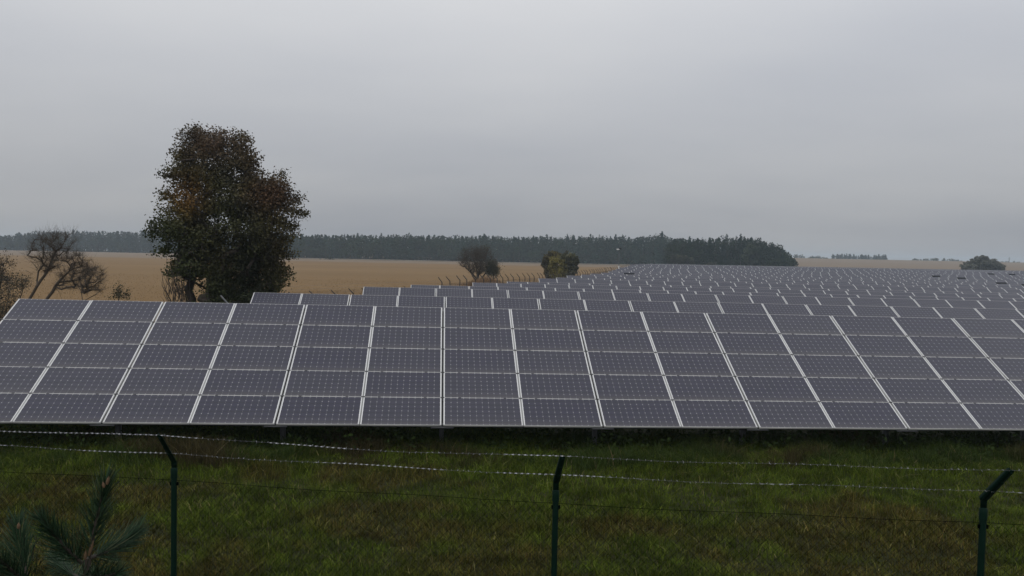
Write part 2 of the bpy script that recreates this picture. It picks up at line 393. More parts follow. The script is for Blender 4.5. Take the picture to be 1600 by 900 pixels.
def add_modules(b, cells, seed):
    """several panels joined into one mesh: cells = list of (column, course)"""
    c = np.array(cells, float); k = len(c)
    ox = (c[:, 0] + .5) * W + np.where(c[:, 0].astype(int) % 2 == 0, .006, -.006)
    s_ = (c[:, 1] + .5) * H
    O = np.stack([ox, s_ * ct, CLEAR + s_ * st], 1)
    ex, ey, ez = np.array([1, 0, 0.]), np.array([0, ct, st]), np.array([0, -st, ct])
    x, y = MW / 2, MH / 2; l = .013; l2 = .0045
    def q(p): return O[:, None, :] + p[None, :, 0:1] * ex + p[None, :, 1:2] * ey + p[None, :, 2:3] * ez
    g = np.array([(-x + l, -y + l2, 0), (x - l, -y + l2, 0), (x - l, y - l2, 0), (-x + l, y - l2, 0)])
    uv = (np.array([(0, 0), (1, 0), (1, 1), (0, 1)])[None] * .9999 + np.stack([c[:, 0], c[:, 1] + seed * 7], 1)[:, None])
    b.add(q(g), np.arange(4)[None] + np.arange(k)[:, None] * 4, mat=0, uv=uv)
    rim = np.array([(-x, -y, .004), (x, -y, .004), (x, y, .004), (-x, y, .004), *(g + [0, 0, .004]), (-x, -y, -.036), (x, -y, -.036), (x, y, -.036), (-x, y, -.036)])
    f = []
    for a in range(4):
        n = (a + 1) % 4; f += [[a, n, 4 + n, 4 + a], [8 + a, 8 + n, n, a]]
    f = np.array(f); b.add(q(rim), (f[None] + np.arange(k)[:, None, None] * 12).reshape(-1, 4), mat=1)
    bk = rim[8:12] + [0, 0, .002]
    b.add(q(bk), np.array([3, 2, 1, 0])[None] + np.arange(k)[:, None] * 4, mat=2)
for r in rows:
    i = r['i']; n = r['n']
    lab = ROWLAB.get(i, '%s row of solar panels counted from the fence, grey blue panels in pale frames' % ORD[i])
    root = thing('solar_panel_row', lab, 'solar panel row', group='rows of solar panels')
    root.matrix_world = r['M']
    single = {0: 5, 1: 2, 2: 1, 3: 1}.get(i, 1 if i < 14 else 0)
    rot = Euler((TILT, 0, 0))
    singles, rest, gaps = [], [], []
    for j in range(5):
        for c in range(n):
            if j == 4 and (i, c) in missing: gaps.append(c); continue
            (singles if j >= 5 - single else rest).append((c, j))
    for (c, j) in singles:
        s_ = (j + .5) * H
        jit = [random.gauss(0, .0012) for _ in range(3)]
        o = link('solar_panel', ME_G, root, (colx(c), s_ * ct, CLEAR + s_ * st + random.gauss(0, .0012)))
        o.rotation_euler = (TILT + jit[0], jit[1] * .6, jit[2] * .5)
        link('frame', ME_F, o)
    for c in gaps:      # dark boards added so that the gaps of missing panels look dark
        s_ = 4.5 * H; b = Buf(); box(b, -MW / 2, MW / 2, -MH / 2, MH / 2, -.03, -.004)
        o = link('dark_gap_fill', b.mesh('dark_gap_fill', M_black, usecol=False), root, (colx(c), s_ * ct, CLEAR + s_ * st)); o.rotation_euler = (TILT + R(9), 0, 0)
        o['label'] = 'dark board added to stand in for the dark gap of a missing panel'
    if rest:
        b = Buf(); add_modules(b, rest, i)
        link('solar_panels', b.mesh('solar_panels', [M_cell, M_alu, M_back], usecol=False, useuv=True), root, kind='stuff')
    # carrying structure
    def post_geo(b, x):
        for yy in (.85, 2.75):
            zz = CLEAR + yy * math.tan(TILT) - .16
            box(b, x - .05, x + .05, yy - .04, yy + .04, -.5, zz)
        T = np.eye(4); T[:3, :3] = np.array([[1, 0, 0], [0, ct, -st], [0, st, ct]]); T[:3, 3] = (x, 0, CLEAR)
        box(b, -.03, .03, .12, 5 * H - .1, -.19, -.10, T=T)
    if i == 0:
        bp = Buf(); post_geo(bp, 0); pm = bp.mesh('support', M_steel, usecol=False)
        for c in range(1, n, 2): link('support', pm, root, (c * W + W, 0, 0))
        b = Buf()
        T = np.eye(4); T[:3, :3] = np.array([[1, 0, 0], [0, ct, -st], [0, st, ct]]); T[:3, 3] = (0, 0, CLEAR)
        for k in range(6):
            for s2 in ((k * H,) if 0 < k < 5 else ((.08,) if k == 0 else (5 * H - .08,))):
                b2 = Buf(); box(b2, 0.02, n * W - .02, s2 - .03, s2 + .03, -.10, -.042, T=T)
                link('purlin', b2.mesh('purlin', M_steel, usecol=False), root)
        # small dark clamps where four panels meet and under the seams
        b = Buf(); rr = random.Random(3)
        for j in range(1, 5):
            for c in range(n + 1):
                for dx in ((0,) if c % 2 else (0,)):
                    box(b, c * W + dx - .035, c * W + dx + .035, j * H - .012, j * H + .012, .005, .012, T=T)
                if c < n:
                    for sx in (.2, .78) if c % 2 else (.22, .80):
                        box(b, c * W + sx * W - .028, c * W + sx * W + .028, j * H - .008, j * H + .006, .004, .010, T=T)
        link('clamps', b.mesh('clamps', M_clamp, usecol=False), root, kind='stuff')
        b = Buf()
        for c in range(2, n + 1, 2): box(b, c * W - .22, c * W + .22, -.005, .03, -.085, -.06, T=T)
        link('edge_brackets', b.mesh('edge_brackets', M_steel, usecol=False), root, kind='stuff')
    else:
        b = Buf()
        for c in range(1, n, 2): post_geo(b, c * W + W)
        for k in (.1, .5, .93):
            T = np.eye(4); T[:3, :3] = np.array([[1, 0, 0], [0, ct, -st], [0, st, ct]]); T[:3, 3] = (0, 0, CLEAR)
            box(b, 0.02, n * W - .02, k * 5 * H - .03, k * 5 * H + .03, -.10, -.045, T=T)
        link('rack', b.mesh('rack', M_steel, usecol=False), root, kind='stuff' if i else None)

# ------------------------------------------------------------------ front fence (chain link, angled arms, barbed tape)
POSTS = [at(272, 733, 6.3), at(868.5, 768, 5.85), at(1536.5, 796, 5.3)]
fdir = (POSTS[2] - POSTS[0])[:2]; fdir /= np.linalg.norm(fdir)
fence = thing('chain_link_fence', 'green chain link fence with angled arms and barbed tape across the lawn in front', 'fence', tuple(POSTS[1][:2]) + (float(gz(*POSTS[1][:2])),))
def world_child(name, b, mats, parent, **k):
    me = b.mesh(name, mats, usecol=k.pop('usecol', False), smooth=k.pop('smooth', False)); o = link(name, me, parent, kind=k.get('kind'))
    o.matrix_parent_inverse = Matrix.Translation(-Vector(parent.location)); return o
ARM = np.array([.0, -.31, .30])
tips = []
ARMS = [np.array([0.015, -.33, .30]), np.array([.03, -.29, .29]), np.array([.0, -.31, .30])]
for k, P in enumerate(POSTS):
    g0 = float(gz(P[0], P[1]))
    b = Buf(); polytube(b, [(P[0], P[1], g0 - .3), (P[0], P[1], g0 + .5), (P[0], P[1], P[2] - .004)], .0215, 14)
    po = world_child('post', b, M_green, fence, smooth=False)
    b = Buf(); polytube(b, [(P[0], P[1], P[2] - .07), (P[0], P[1], P[2] - .035), (P[0], P[1], P[2] - .03), (P[0], P[1], P[2] + .004), (P[0], P[1], P[2] + .012)], [.025, .025, .025, .025, .017], 14)
    for dz in (0, .0):
        box(b, P[0] - .03, P[0] + .034, P[1] - .008, P[1] + .008, P[2] - .125, P[2] - .10)
    a = b.mesh('cap', M_green, usecol=False); o = link('cap', a, po); o.matrix_parent_inverse = Matrix.Translation(-Vector(fence.location))
    o.matrix_parent_inverse = Matrix.Identity(4)
    A = P + np.array([0, 0, .01]); V = ARMS[k]; tip = A + V
    # angle-iron arm: vertical foot, bend, sloping part with holes for the wires
    b = Buf(); dd = V / np.linalg.norm(V); side = np.array([1., 0, 0]); nn = np.cross(side, dd); nn /= np.linalg.norm(nn)
    B0 = A + np.array([0, 0, .045])
    pts = [A, B0, B0 + dd * .03, B0 + dd * (np.linalg.norm(V) - .05), B0 + dd * (np.linalg.norm(V) - .03)]
    pts = np.array(pts); w_ = [.020, .021, .021, .017, .013]
    for off_, th, sw in ((0, .0025, 1.0),):
        Vv = []
        for q_, ww in zip(pts, w_):
            up_ = np.array([0, 1., 0]) if q_[2] <= B0[2] + 1e-6 else nn
            Vv += [q_ - side * ww - up_ * th, q_ + side * ww - up_ * th, q_ + side * ww + up_ * th, q_ - side * ww + up_ * th]
        Vv = np.array(Vv); fs = []
        for s3 in range(len(pts) - 1):
            for e3 in range(4):
                n3 = (e3 + 1) % 4; fs.append([s3 * 4 + e3, s3 * 4 + n3, s3 * 4 + 4 + n3, s3 * 4 + 4 + e3])
        fs += [[3, 2, 1, 0], [len(Vv) - 4, len(Vv) - 3, len(Vv) - 2, len(Vv) - 1]]
        b.add(Vv, fs)
        # flange
        for sg in (-1,):
            Fv = []
            for q_, ww in zip(pts[1:], w_[1:]):
                a0 = q_ + side * ww * sg; Fv += [a0, a0 - nn * .032 * (ww / .021), a0 - nn * .032 * (ww / .021) + side * .003, a0 + side * .003]
            Fv = np.array(Fv); fs = []
            for s3 in range(len(pts) - 2):
                for e3 in range(4):
                    n3 = (e3 + 1) % 4; fs.append([s3 * 4 + e3, s3 * 4 + n3, s3 * 4 + 4 + n3, s3 * 4 + 4 + e3])
            b.add(Fv, fs)
    for fr in (.35, .66, .97):
        c_ = B0 + V * fr * .9
        polytube(b, [c_ - nn * .006, c_ + nn * .014], .007, 6)
    a = b.mesh('arm', M_green, usecol=False); o = link('arm', a, po)
    tips.append((B0 + V * .93, A + np.array([0, 0, .045]) + V * .32, P + np.array([0, 0, -.085])))
ext = lambda Pa, Pb, k: Pb + (Pb - Pa) * k
def run(idx):
    p = [t_[idx] for t_ in tips]
    return [ext(p[1], p[0], 2.0), ext(p[1], p[0], 1.0)] + p + [ext(p[1], p[2], 1.0), ext(p[1], p[2], 2.0)]
def wirepath(P, sag, seg=26, rng=None, wob=.0):
    out = []
    for a, b_ in zip(P[:-1], P[1:]):
        sg = sag * rng.uniform(.5, 1.3); ph = rng.uniform(0, 6)
        for k in range(seg):
            u = k / seg; q = a * (1 - u) + b_ * u
            q = q + np.array([0, 0, -sg * 4 * u * (1 - u) + wob * math.sin(u * 9 + ph) * math.sin(u * math.pi)])
            out.append(q)
    out.append(P[-1]); return np.array(out)
wr = random.Random(5)
def barbed(idx, name):
    path = wirepath(run(idx), .022, 60, wr, .008)
    b = Buf(); polytube(b, path, .0010, 5, mat=1)
    # flat twisted tape clipped round the wire, with paired barbs
    seg = np.linalg.norm(np.diff(path, axis=0), axis=1); s = np.concatenate([[0], np.cumsum(seg)]); L_ = s[-1]
    step = .009; ss = np.arange(0, L_, step)
    pos = np.stack([np.interp(ss, s, path[:, k]) for k in range(3)], 1)
    t_ = np.gradient(pos, axis=0); t_ /= np.linalg.norm(t_, axis=1, keepdims=True)
    u_ = np.cross(t_, [0, 0, 1.]); u_ /= np.linalg.norm(u_, axis=1, keepdims=True); v_ = np.cross(t_, u_)
    rate = 2 * np.pi / .085
    act = vnoise(ss, ss * 0 + idx * 31.7, .55, 9); k_act = sst(.46, .62, act)         # stretches of tight twist, others lying edge-on
    ang = np.cumsum(step * rate * (.12 + .88 * k_act)) + idx
    hw = .0036
    wdir = u_ * np.cos(ang)[:, None] + v_ * np.sin(ang)[:, None]
    hw = hw * (.05 + .95 * k_act)[:, None]
    A = pos - wdir * hw; B = pos + wdir * hw
    n_ = len(ss); V = np.concatenate([A, B]); i_ = np.arange(n_ - 1)
    b.add(V, np.stack([i_, i_ + 1, i_ + 1 + n_, i_ + n_], 1))
    bs = np.arange(.03, L_, .042)
    bp = np.stack([np.interp(bs, ss, pos[:, k]) for k in range(3)], 1)
    for sgn in (1, -1):
        dirs = np.array([[wr.gauss(0, .6), wr.gauss(0, 1), wr.gauss(0, 1)] for _ in bs]); dirs /= np.linalg.norm(dirs, axis=1, keepdims=True)
        v3, f3 = prisms(bp, bp + dirs * .013, .0022, .0004, 3); b.add(v3, f3)
    o = world_child(name, b, [M_galv, M_dull], fence); return o
o = barbed(0, 'barbed_wire'); o['label'] = 'upper silver strand of barbed tape'
o = barbed(1, 'barbed_wire'); o['label'] = 'lower silver strand of barbed tape'
# chain link: straight diagonals woven between top wire and ground
Pm = run(2); b = Buf()
polytube(b, wirepath(Pm, .012, 24, wr, .006), .0019, 5)
for hh in (.9,):
    polytube(b, wirepath([q - np.array([0, 0, hh]) for q in Pm], .004, 8, wr), .0016, 4)
world_child('tension_wire', b, M_darkgreen, fence, kind='stuff')
b = Buf(); P0, P1 = Pm[0], Pm[-1]
Lf = np.linalg.norm((P1 - P0)[:2]); hgt = 1.85; pit = .068
A_, B_ = [], []
def onfence(s, z):      # point on the fence: distance s along, drop z below the top wire
    u = s / Lf; seg_x = np.array([p_[0] for p_ in Pm]); X = P0[0] + (P1[0] - P0[0]) * u
    return np.array([X, np.interp(X, seg_x, [p_[1] for p_ in Pm]), np.interp(X, seg_x, [p_[2] for p_ in Pm]) - z])
nd = int(Lf / pit)
for k in range(-int(hgt / pit), nd):
    for sg in (1, -1):
        npt = 8; s0 = k * pit
        prev = None
        for m_ in range(npt + 1):
            z_ = hgt * m_ / npt; s_ = s0 + (z_ if sg == 1 else hgt - z_)
            if s_ < 0 or s_ > Lf: prev = None; continue
            q_ = onfence(s_, z_ + .012 * (1 - ((s_ % 2.9) / 2.9 - .5) ** 2 * 4) ); q_[1] += .002 * sg
            if prev is not None: A_.append(prev); B_.append(q_)
            prev = q_
v3, f3 = prisms(np.array(A_), np.array(B_), .00115, .00115, 3); b.add(v3, f3)
world_child('wire_mesh', b, M_darkgreen, fence, kind='stuff')

# ------------------------------------------------------------------ side fence along the array
def fence_y(k): return 30 + 2.1 * k
sf = thing('perimeter_fence', 'long receding wire fence with bent post tops between stubble field and solar rows', 'fence', (FSL * 30 + FOFF, 30, float(gz(FSL * 30 + FOFF, 30))))
b = Buf()
polytube(b, [(0, 0, -.3), (0, 0, 1.0), (0, 0, 2.1)], .04, 6, cap=True)
pm = b.mesh('post', M_oldpost, usecol=False)
b = Buf(); polytube(b, [(0, 0, 2.05), (0, 0, 2.15), (-.32, .02, 2.5)], [.04, .04, .03], 6); am = b.mesh('arm', M_oldpost, usecol=False)
sx, sy = [], []
for k in range(4, 76):
    y_ = fence_y(k); x_ = FSL * y_ + FOFF
    if k < 0: x_ = FSL * y_ + FOFF
    z_ = float(gz(x_, y_)); sx.append((x_, y_, z_))
    o = link('post', pm, sf, (x_ - sf.location.x, y_ - sf.location.y, z_ - sf.location.z)); o.rotation_euler = (random.gauss(0, .02), random.gauss(0, .025), 0); o.scale = (1, 1, .88 if y_ < 62 else 1.1)
    link('arm', am, o)
SP = np.array(sx)
b = Buf()
for dz, dx in ((2.05, 0), (1.0, 0), (.1, 0), (2.3, -.15), (2.48, -.30)):
    polytube(b, SP + np.array([dx, 0, dz]), .0045, 3)
world_child('wire', b, M_steel, sf, kind='stuff')
b = Buf(); A_, B_ = [], []
for a0, a1 in zip(SP[:-1], SP[1:]):
    nn_ = 26
    for k in range(nn_):
        u0, u1 = k / nn_, (k + 16) / nn_
        for (ua, ub) in ((u0, u1), (u1, u0)):
            if u1 > 1.2: continue
            A_.append(a0 * (1 - ua) + a1 * ua + np.array([0, 0, .05])); B_.append(a0 * (1 - ub) + a1 * ub + np.array([0, 0, 2.2]))
v3, f3 = prisms(np.array(A_), np.array(B_), .003, .003, 3); b.add(v3, f3)
world_child('wire_mesh', b, M_oldpost, sf, kind='stuff')
# brace beside the corner under the big tree
b = Buf(); c0 = at(345, 462, 27.5); c1 = at(359, 478, 27.3)
polytube(b, [c0, c1 + (c1 - c0) * 3], .03, 6); world_child('brace', b, M_steel, sf)

# ------------------------------------------------------------------ trees
def skeleton(bases, targets, step, rng, jitter=.12, droop=.5, first=None):
    pos = [np.array(p_, float) for p_ in bases]; par = [-1] * len(pos); tips_ = []
    if first:   # explicit stems: list of polylines
        for line in first:
            prev = None
            for p_ in line:
                pos.append(np.array(p_, float)); par.append(prev if prev is not None else -1); prev = len(pos) - 1
    targets = np.array(targets); base0 = np.mean(np.array(bases if len(bases) else [first[0][0]]), axis=0)
    order = np.argsort(np.linalg.norm(targets - base0, axis=1))
    arr = np.zeros((len(pos) + len(targets) * 60, 3)); n = len(pos); arr[:n] = pos
    depth = [0.] * n
    for ti in order:
        T = targets[ti]; d = T - arr[:n]; dist = np.linalg.norm(d, axis=1) + 1e-6
        cost = dist * (1 + droop * np.maximum(0, -d[:, 2] / dist))
        j = int(np.argmin(cost)); D = dist[j]; k = max(1, int(D / step)); prev = j; A0 = arr[j].copy()
        bend = rng.normal(size=3) * jitter * D
        # leave the parent in roughly its own direction
        g = par[j]; pd = (arr[j] - arr[g]) if g >= 0 else np.array([0, 0, 1.]); pd = pd / (np.linalg.norm(pd) + 1e-9)
        for m_ in range(1, k + 1):
            u = m_ / k; q_ = A0 * (1 - u) + T * u + pd * D * .35 * u * (1 - u) + bend * u * (1 - u) + rng.normal(size=3) * jitter * .35 * step * (m_ < k)
            if n >= len(arr): break
            arr[n] = q_; par.append(prev); prev = n; n += 1
        tips_.append(prev)
    arr = arr[:n]; par = np.array(par[:n]); cnt = np.zeros(n)
    for t_ in tips_: cnt[t_] += 1
    for k in range(n - 1, -1, -1):
        if par[k] >= 0: cnt[par[k]] += cnt[k]
    return arr, par, np.maximum(cnt, .3), np.array(tips_)
def branches(b, arr, par, cnt, r0, ex=.5, n=5, thick=True, col=None, rmax=1):
    r = np.minimum(r0 * cnt ** ex, rmax); e = np.nonzero(par >= 0)[0]
    for lo, hi, ns in ((0, r0 * 3, 3), (r0 * 3, 9, 7)):
        s_ = e[(r[e] >= lo) & (r[e] < hi)]
        if len(s_): 
            rp = np.minimum(r[par[s_]], r[s_] * 1.6)
            v3, f3 = prisms(arr[par[s_]], arr[s_] + (arr[s_] - arr[par[s_]]) * .04, rp, r[s_], ns); b.add(v3, f3, col)
def twigs(arr, tips_, rng, n, length, spread, up, r):
    """small twigs fanning from the branch ends"""
    i = rng.choice(tips_, n); A = arr[i]; d = rng.normal(size=(n, 3)) * spread; d[:, 2] += up
    d /= np.linalg.norm(d, axis=1, keepdims=True); l = length * rng.uniform(.4, 1.2, (n, 1))
    mid = A + d * l * .5 + rng.normal(size=(n, 3)) * length * .05; B = mid + (d + np.array([0, 0, .25])) * l * .5
    v1, f1 = prisms(A, mid, r, r * .7, 3); v2, f2 = prisms(mid, B, r * .7, r * .25, 3)
    return (v1, f1), (v2, f2), mid, B

# --- the big brown and green tree
D0 = 31.0
tb = at(345, 552, D0); tb[2] = float(gz(tb[0], tb[1]))
rg = np.random.default_rng(21)
OUT = np.array([(196, 306, 322), (207, 290, 336), (213, 282, 392), (222, 272, 398), (240, 262, 406), (262, 254, 408), (272, 256, 412), (284, 262, 440), (296, 258, 456), (310, 246, 468),
                (330, 244, 471), (346, 234, 466), (360, 230, 471), (380, 240, 466), (400, 242, 462), (425, 252, 456), (445, 262, 450), (462, 272, 442), (480, 285, 430), (505, 300, 410)], float)
targets = []
mpp = D0 / F
while len(targets) < 820:
    y_ = rg.uniform(214, 500); xl, xr = np.interp(y_, OUT[:, 0], OUT[:, 1]), np.interp(y_, OUT[:, 0], OUT[:, 2])
    ins = 17 if y_ < 440 else 10; xl += ins; xr -= ins
    if xr - xl < 14: continue
    u_ = rg.uniform(-1, 1); w_ = rg.uniform(-1, 1)
    rr_ = math.hypot(u_, w_)
    if rr_ > 1 or rr_ < rg.uniform(0, .75): continue
    x_ = (xl + xr) / 2 + u_ * (xr - xl) / 2
    if rg.random() > (xr - xl) / 240 + .12: continue
    # thin places where the sky shows
    if (abs(x_ - 322) < 22 and 246 < y_ < 270 and rg.random() < .8): continue
    if y_ < 300 and x_ > 405 and y_ < 283: continue
    if y_ > 436 and x_ < 322 and rg.random() < .75: continue
    targets.append(at(x_, y_, D0 + w_ * (xr - xl) / 2 * mpp * .8))
targets = np.array(targets)
stems = []
for sx_ in (-1.0, -.55, -.1, .25, .7):
    stems.append([tb + np.array([sx_ * .35, rg.uniform(-.3, .3), -.2]), tb + np.array([sx_ * .8, rg.uniform(-.4, .4), .9]), tb + np.array([sx_ * 1.2, rg.uniform(-.6, .6), 2.0])])
arr, par, cnt, tp = skeleton([], targets, .35, rg, .16, .9, first=stems)
big = thing('deciduous_tree', 'tall broad tree with dark green and rusty brown autumn leaves, left behind the front row', 'tree', tuple(tb))
b = Buf(); branches(b, arr, par, cnt, .0085, .52, rmax=.2)
world_child('trunk', b, M_bark, big)
(t1, t2, mid, tw) = twigs(arr, tp, rg, 4200, .42, 1.0, .25, .004)
b = Buf(); b.add(*t1); b.add(*t2)
# a few long shoots at the top left and the bare stems at the lower left
for k in range(60):
    a0 = at(rg.uniform(262, 300), rg.uniform(455, 500), D0 + rg.uniform(-1, .5)); a1 = a0 + np.array([rg.normal() * .25 - .15, rg.normal() * .2, rg.uniform(.6, 1.5)])
    am_ = (a0 + a1) / 2 + rg.normal(size=3) * .08
    v3, f3 = prisms(np.array([a0, am_]), np.array([am_, a1]), [.014, .009], [.009, .003], 4); b.add(v3, f3)
world_child('twigs', b, M_bark, big, kind='stuff')
nl = 92000
edge = []
for (x_, y_, dx_, dy_) in ((440, 272, 0, -1), (470, 305, 1, -.1), (475, 330, 1, .3), (462, 350, 1, .3), (310, 200, .1, -1), (322, 204, .5, -1), (388, 212, .5, -1), (402, 245, 1, -.3), (270, 235, -1, -.5), (256, 270, -1, .1),
                            (252, 300, -1, -.2), (238, 345, -1, 0), (232, 360, -1, .2), (242, 392, -1, .4), (455, 425, 1, .5), (445, 438, 1, .6), (452, 290, .8, -.8), (428, 278, .1, -1), (345, 207, 0, -1), (262, 425, -1, .6), (460, 395, 1, .2)):
    for q_ in range(16):
        u_ = rg.uniform(-6, 1.0); edge.append(at(x_ - 3 * dx_ + dx_ * u_ * 4.5 + rg.normal() * 2.0, y_ + 4 + dy_ * u_ * 4.5 + rg.normal() * 2.0, D0 + rg.normal() * .3))
edge = np.array(edge)
src = np.concatenate([mid, tw, tw, arr[tp], edge, edge, edge, edge])
ctr = src[rg.integers(0, len(src), nl)] + rg.normal(size=(nl, 3)) * np.array([.13, .13, .11])
# keep the bottom left open: bare stems show there
pxl = 800 + F * ctr[:, 0] / ctr[:, 1]; pyl = 391 + (CAMZ - ctr[:, 2]) * F / ctr[:, 1]
keep = ~((pyl > 436) & (pxl < 322) & (rg.random(nl) < .75))
ctr = ctr[keep]; nl = len(ctr); pxl = pxl[keep]; pyl = pyl[keep]
c0 = np.tile(np.array([.026, .032, .012]), (nl, 1))
def blend(cx_, cy_, rx, ry, c_, amt):
    global c0
    wgt = np.exp(-(((pxl - cx_) / rx) ** 2 + ((pyl - cy_) / ry) ** 2)) * amt
    wgt = np.clip(wgt + rg.normal(size=nl) * .12 * wgt, 0, 1)[:, None]; c0 = c0 * (1 - wgt) + np.array(c_) * wgt
blend(330, 225, 75, 45, (.062, .040, .026), .9)
blend(288, 312, 34, 34, (.125, .062, .016), .85)
blend(425, 305, 50, 34, (.080, .042, .024), .85)
blend(440, 390, 45, 55, (.066, .048, .018), .7)
blend(350, 395, 45, 40, (.055, .045, .015), .6)
blend(262, 370, 30, 50, (.040, .050, .016), .6)
blend(385, 420, 28, 50, (.018, .024, .014), .7)
blend(395, 250, 25, 30, (.075, .046, .022), .6)
cn = vnoise(ctr[:, 0] * 1 + ctr[:, 1] * .7, ctr[:, 2], .55, 4)
c0 = c0 * 1.4 * (.5 + 1.0 * cn)[:, None] * rg.uniform(.7, 1.35, (nl, 1))
V, f = cards(ctr, rg.uniform(.05, .115, nl), rg, .75)
b = Buf(); b.add(V, f, np.repeat(c0, 4, axis=0))
world_child('leaves', b, M_leaf, big, kind='stuff', usecol=True)

# --- bare trees on the left
def bare_tree(name, label, lines, region, ntarget, d, seed, mat, r0=.007, tw_n=1500, tw_l=.35, leaves=None, up=.4, rmax=.16, depthf=.7, group=None):
    rg = np.random.default_rng(seed)
    P3 = [[at(x_, y_, d + (dd_ if dd_ else 0)) for (x_, y_, dd_) in l_] for l_ in lines]
    tg_ = []
    reg = np.array(region, float)
    y0_, y1_ = reg[:, 0].min(), reg[:, 0].max()
    while len(tg_) < ntarget:
        y_ = rg.uniform(y0_, y1_); xl, xr = np.interp(y_, reg[:, 0], reg[:, 1]), np.interp(y_, reg[:, 0], reg[:, 2])
        if rg.random() > (xr - xl) / (reg[:, 2] - reg[:, 1]).max(): continue
        u_, w_ = rg.uniform(-1, 1), rg.uniform(-1, 1)
        if u_ * u_ + w_ * w_ > 1: continue
        tg_.append(at((xl + xr) / 2 + u_ * (xr - xl) / 2, y_, d + w_ * (xr - xl) / 2 * d / F * depthf))
    dens = []
    for l_ in P3:
        o_ = [l_[0]]
        for a_, b_ in zip(l_[:-1], l_[1:]):
            kk = max(1, int(np.linalg.norm(b_ - a_) / .25))
            for m_ in range(1, kk + 1): o_.append(a_ + (b_ - a_) * m_ / kk + rg.normal(size=3) * .015 * (m_ < kk))
        dens.append(o_)
    g0_ = dens[0][0].copy(); zg = float(gz(g0_[0], g0_[1]))
    arr, par, cnt, tp = skeleton([], tg_, .22 if d < 60 else .5, rg, .22, .6, first=dens)
    root = thing(name, label, 'shrub' if 'shrub' in name or 'bush' in name else 'tree', (g0_[0], g0_[1], zg), group)
    b = Buf(); branches(b, arr, par, cnt, r0, .5, rmax=rmax)
    ft = [l_[0] for l_, s0 in zip(dens, lines) if s0[0][1] >= 472 or l_ is dens[0]] if d < 60 else [dens[0][0]]
    for q_ in ft:
        v3, f3 = prisms(np.array([[q_[0], q_[1], min(zg - .2, q_[2] - .05)]]), q_[None], rmax * .95, rmax * .8, 7); b.add(v3, f3)
    world_child('trunk', b, mat, root)
    (t1, t2, mid, tw) = twigs(arr, tp, rg, tw_n, tw_l, 1.0, up, min(r0 * .5, .006))
    b = Buf(); b.add(*t1); b.add(*t2); world_child('twigs', b, mat, root, kind='stuff')
    if leaves:
        nl_, sz, col_, sc = leaves
        src = np.concatenate([mid, tw]); ctr = src[rg.integers(0, len(src), nl_)] + rg.normal(size=(nl_, 3)) * sc
        V, f = cards(ctr, rg.uniform(.6, 1.3, nl_) * sz, rg, .75)
        cc = np.array(col_) * rg.uniform(.6, 1.4, (nl_, 1)) * (.6 + .8 * vnoise(ctr[:, 0], ctr[:, 2], 1.2, seed))[:, None]
        b = Buf(); b.add(V, f, np.repeat(cc, 4, axis=0)); world_child('leaves', b, M_leaf, root, kind='stuff', usecol=True)
    return root
DB = 34.0
bare_tree('bare_tree', 'leafless leaning tree with forked trunk and fine crown, left of the big tree',
          [[(40, 480, 0), (48, 464, 0), (58, 447, 0), (70, 430, .1), (77, 418, .2), (83, 402, .2), (87, 392, 0), (97, 386, -.2)],
           [(58, 447, 0), (58, 438, .2), (60, 424, .3), (68, 414, .3), (66, 408, .3), (56, 402, .2), (48, 401, 0), (42, 404, -.1), (34, 396, -.2)],
           [(68, 414, .3), (74, 404, .4), (68, 395, .5)], [(78, 420, 0), (86, 416, -.3), (95, 413, -.4)]],
          [(361, 76, 108), (366, 58, 118), (378, 46, 122), (388, 44, 118), (398, 36, 108), (412, 50, 100), (425, 55, 90)], 150, DB, 31, M_barkgrey, r0=.0064, tw_n=2300, tw_l=.44, up=.5, rmax=.11)
bare_tree('bare_tree', 'low twisted leafless tree leaning right, between the leaning tree and field',
          [[(68, 480, 0), (74, 466, 0), (82, 456, 0), (86, 448, 0), (92, 440, .2), (100, 432, .3), (108, 424, .2), (112, 412, 0)],
           [(86, 448, 0), (96, 452, -.2), (104, 449, -.3)], [(99, 472, 0), (94, 461, 0), (90, 452, .1)],
           [(108, 424, .2), (116, 419, .1), (124, 418, 0)]],
          [(395, 100, 140), (405, 92, 145), (420, 88, 150), (440, 84, 130), (455, 88, 120)], 140, DB - .8, 32, M_barkgrey, r0=.0064, tw_n=2000, tw_l=.38, up=.4, rmax=.10)
bare_tree('bare_tree', 'short leafless tree with thick bent trunk nearest to the front panel edge',
          [[(130, 482, 0), (129, 468, 0), (127, 455, 0), (122, 447, .1), (117, 440, .1)], [(128, 456, 0), (136, 451, -.1), (146, 447, -.2), (155, 440, -.2)],
           [(131, 470, 0), (142, 464, 0), (150, 460, 0), (158, 462, 0)]],
          [(420, 130, 160), (430, 122, 165), (445, 118, 165), (458, 128, 162)], 105, DB - 1.4, 33, M_barkgrey, r0=.0064, tw_n=1500, tw_l=.32, up=.3, rmax=.08)
bare_tree('bare_tree', 'dark leafless tree cut by the left edge of the view, few dry leaves left',
          [[(-8, 500, 0), (-3, 470, 0), (0, 445, 0), (3, 425, 0), (6, 412, 0)], [(0, 445, 0), (-12, 425, 0), (-20, 410, 0)]],
          [(402, -30, 12), (412, -45, 24), (425, -50, 20), (440, -40, 20)], 90, 29.0, 34, M_barkgrey, r0=.005, tw_n=900, tw_l=.3, rmax=.09, leaves=(1500, .05, (.05, .033, .016), .06))
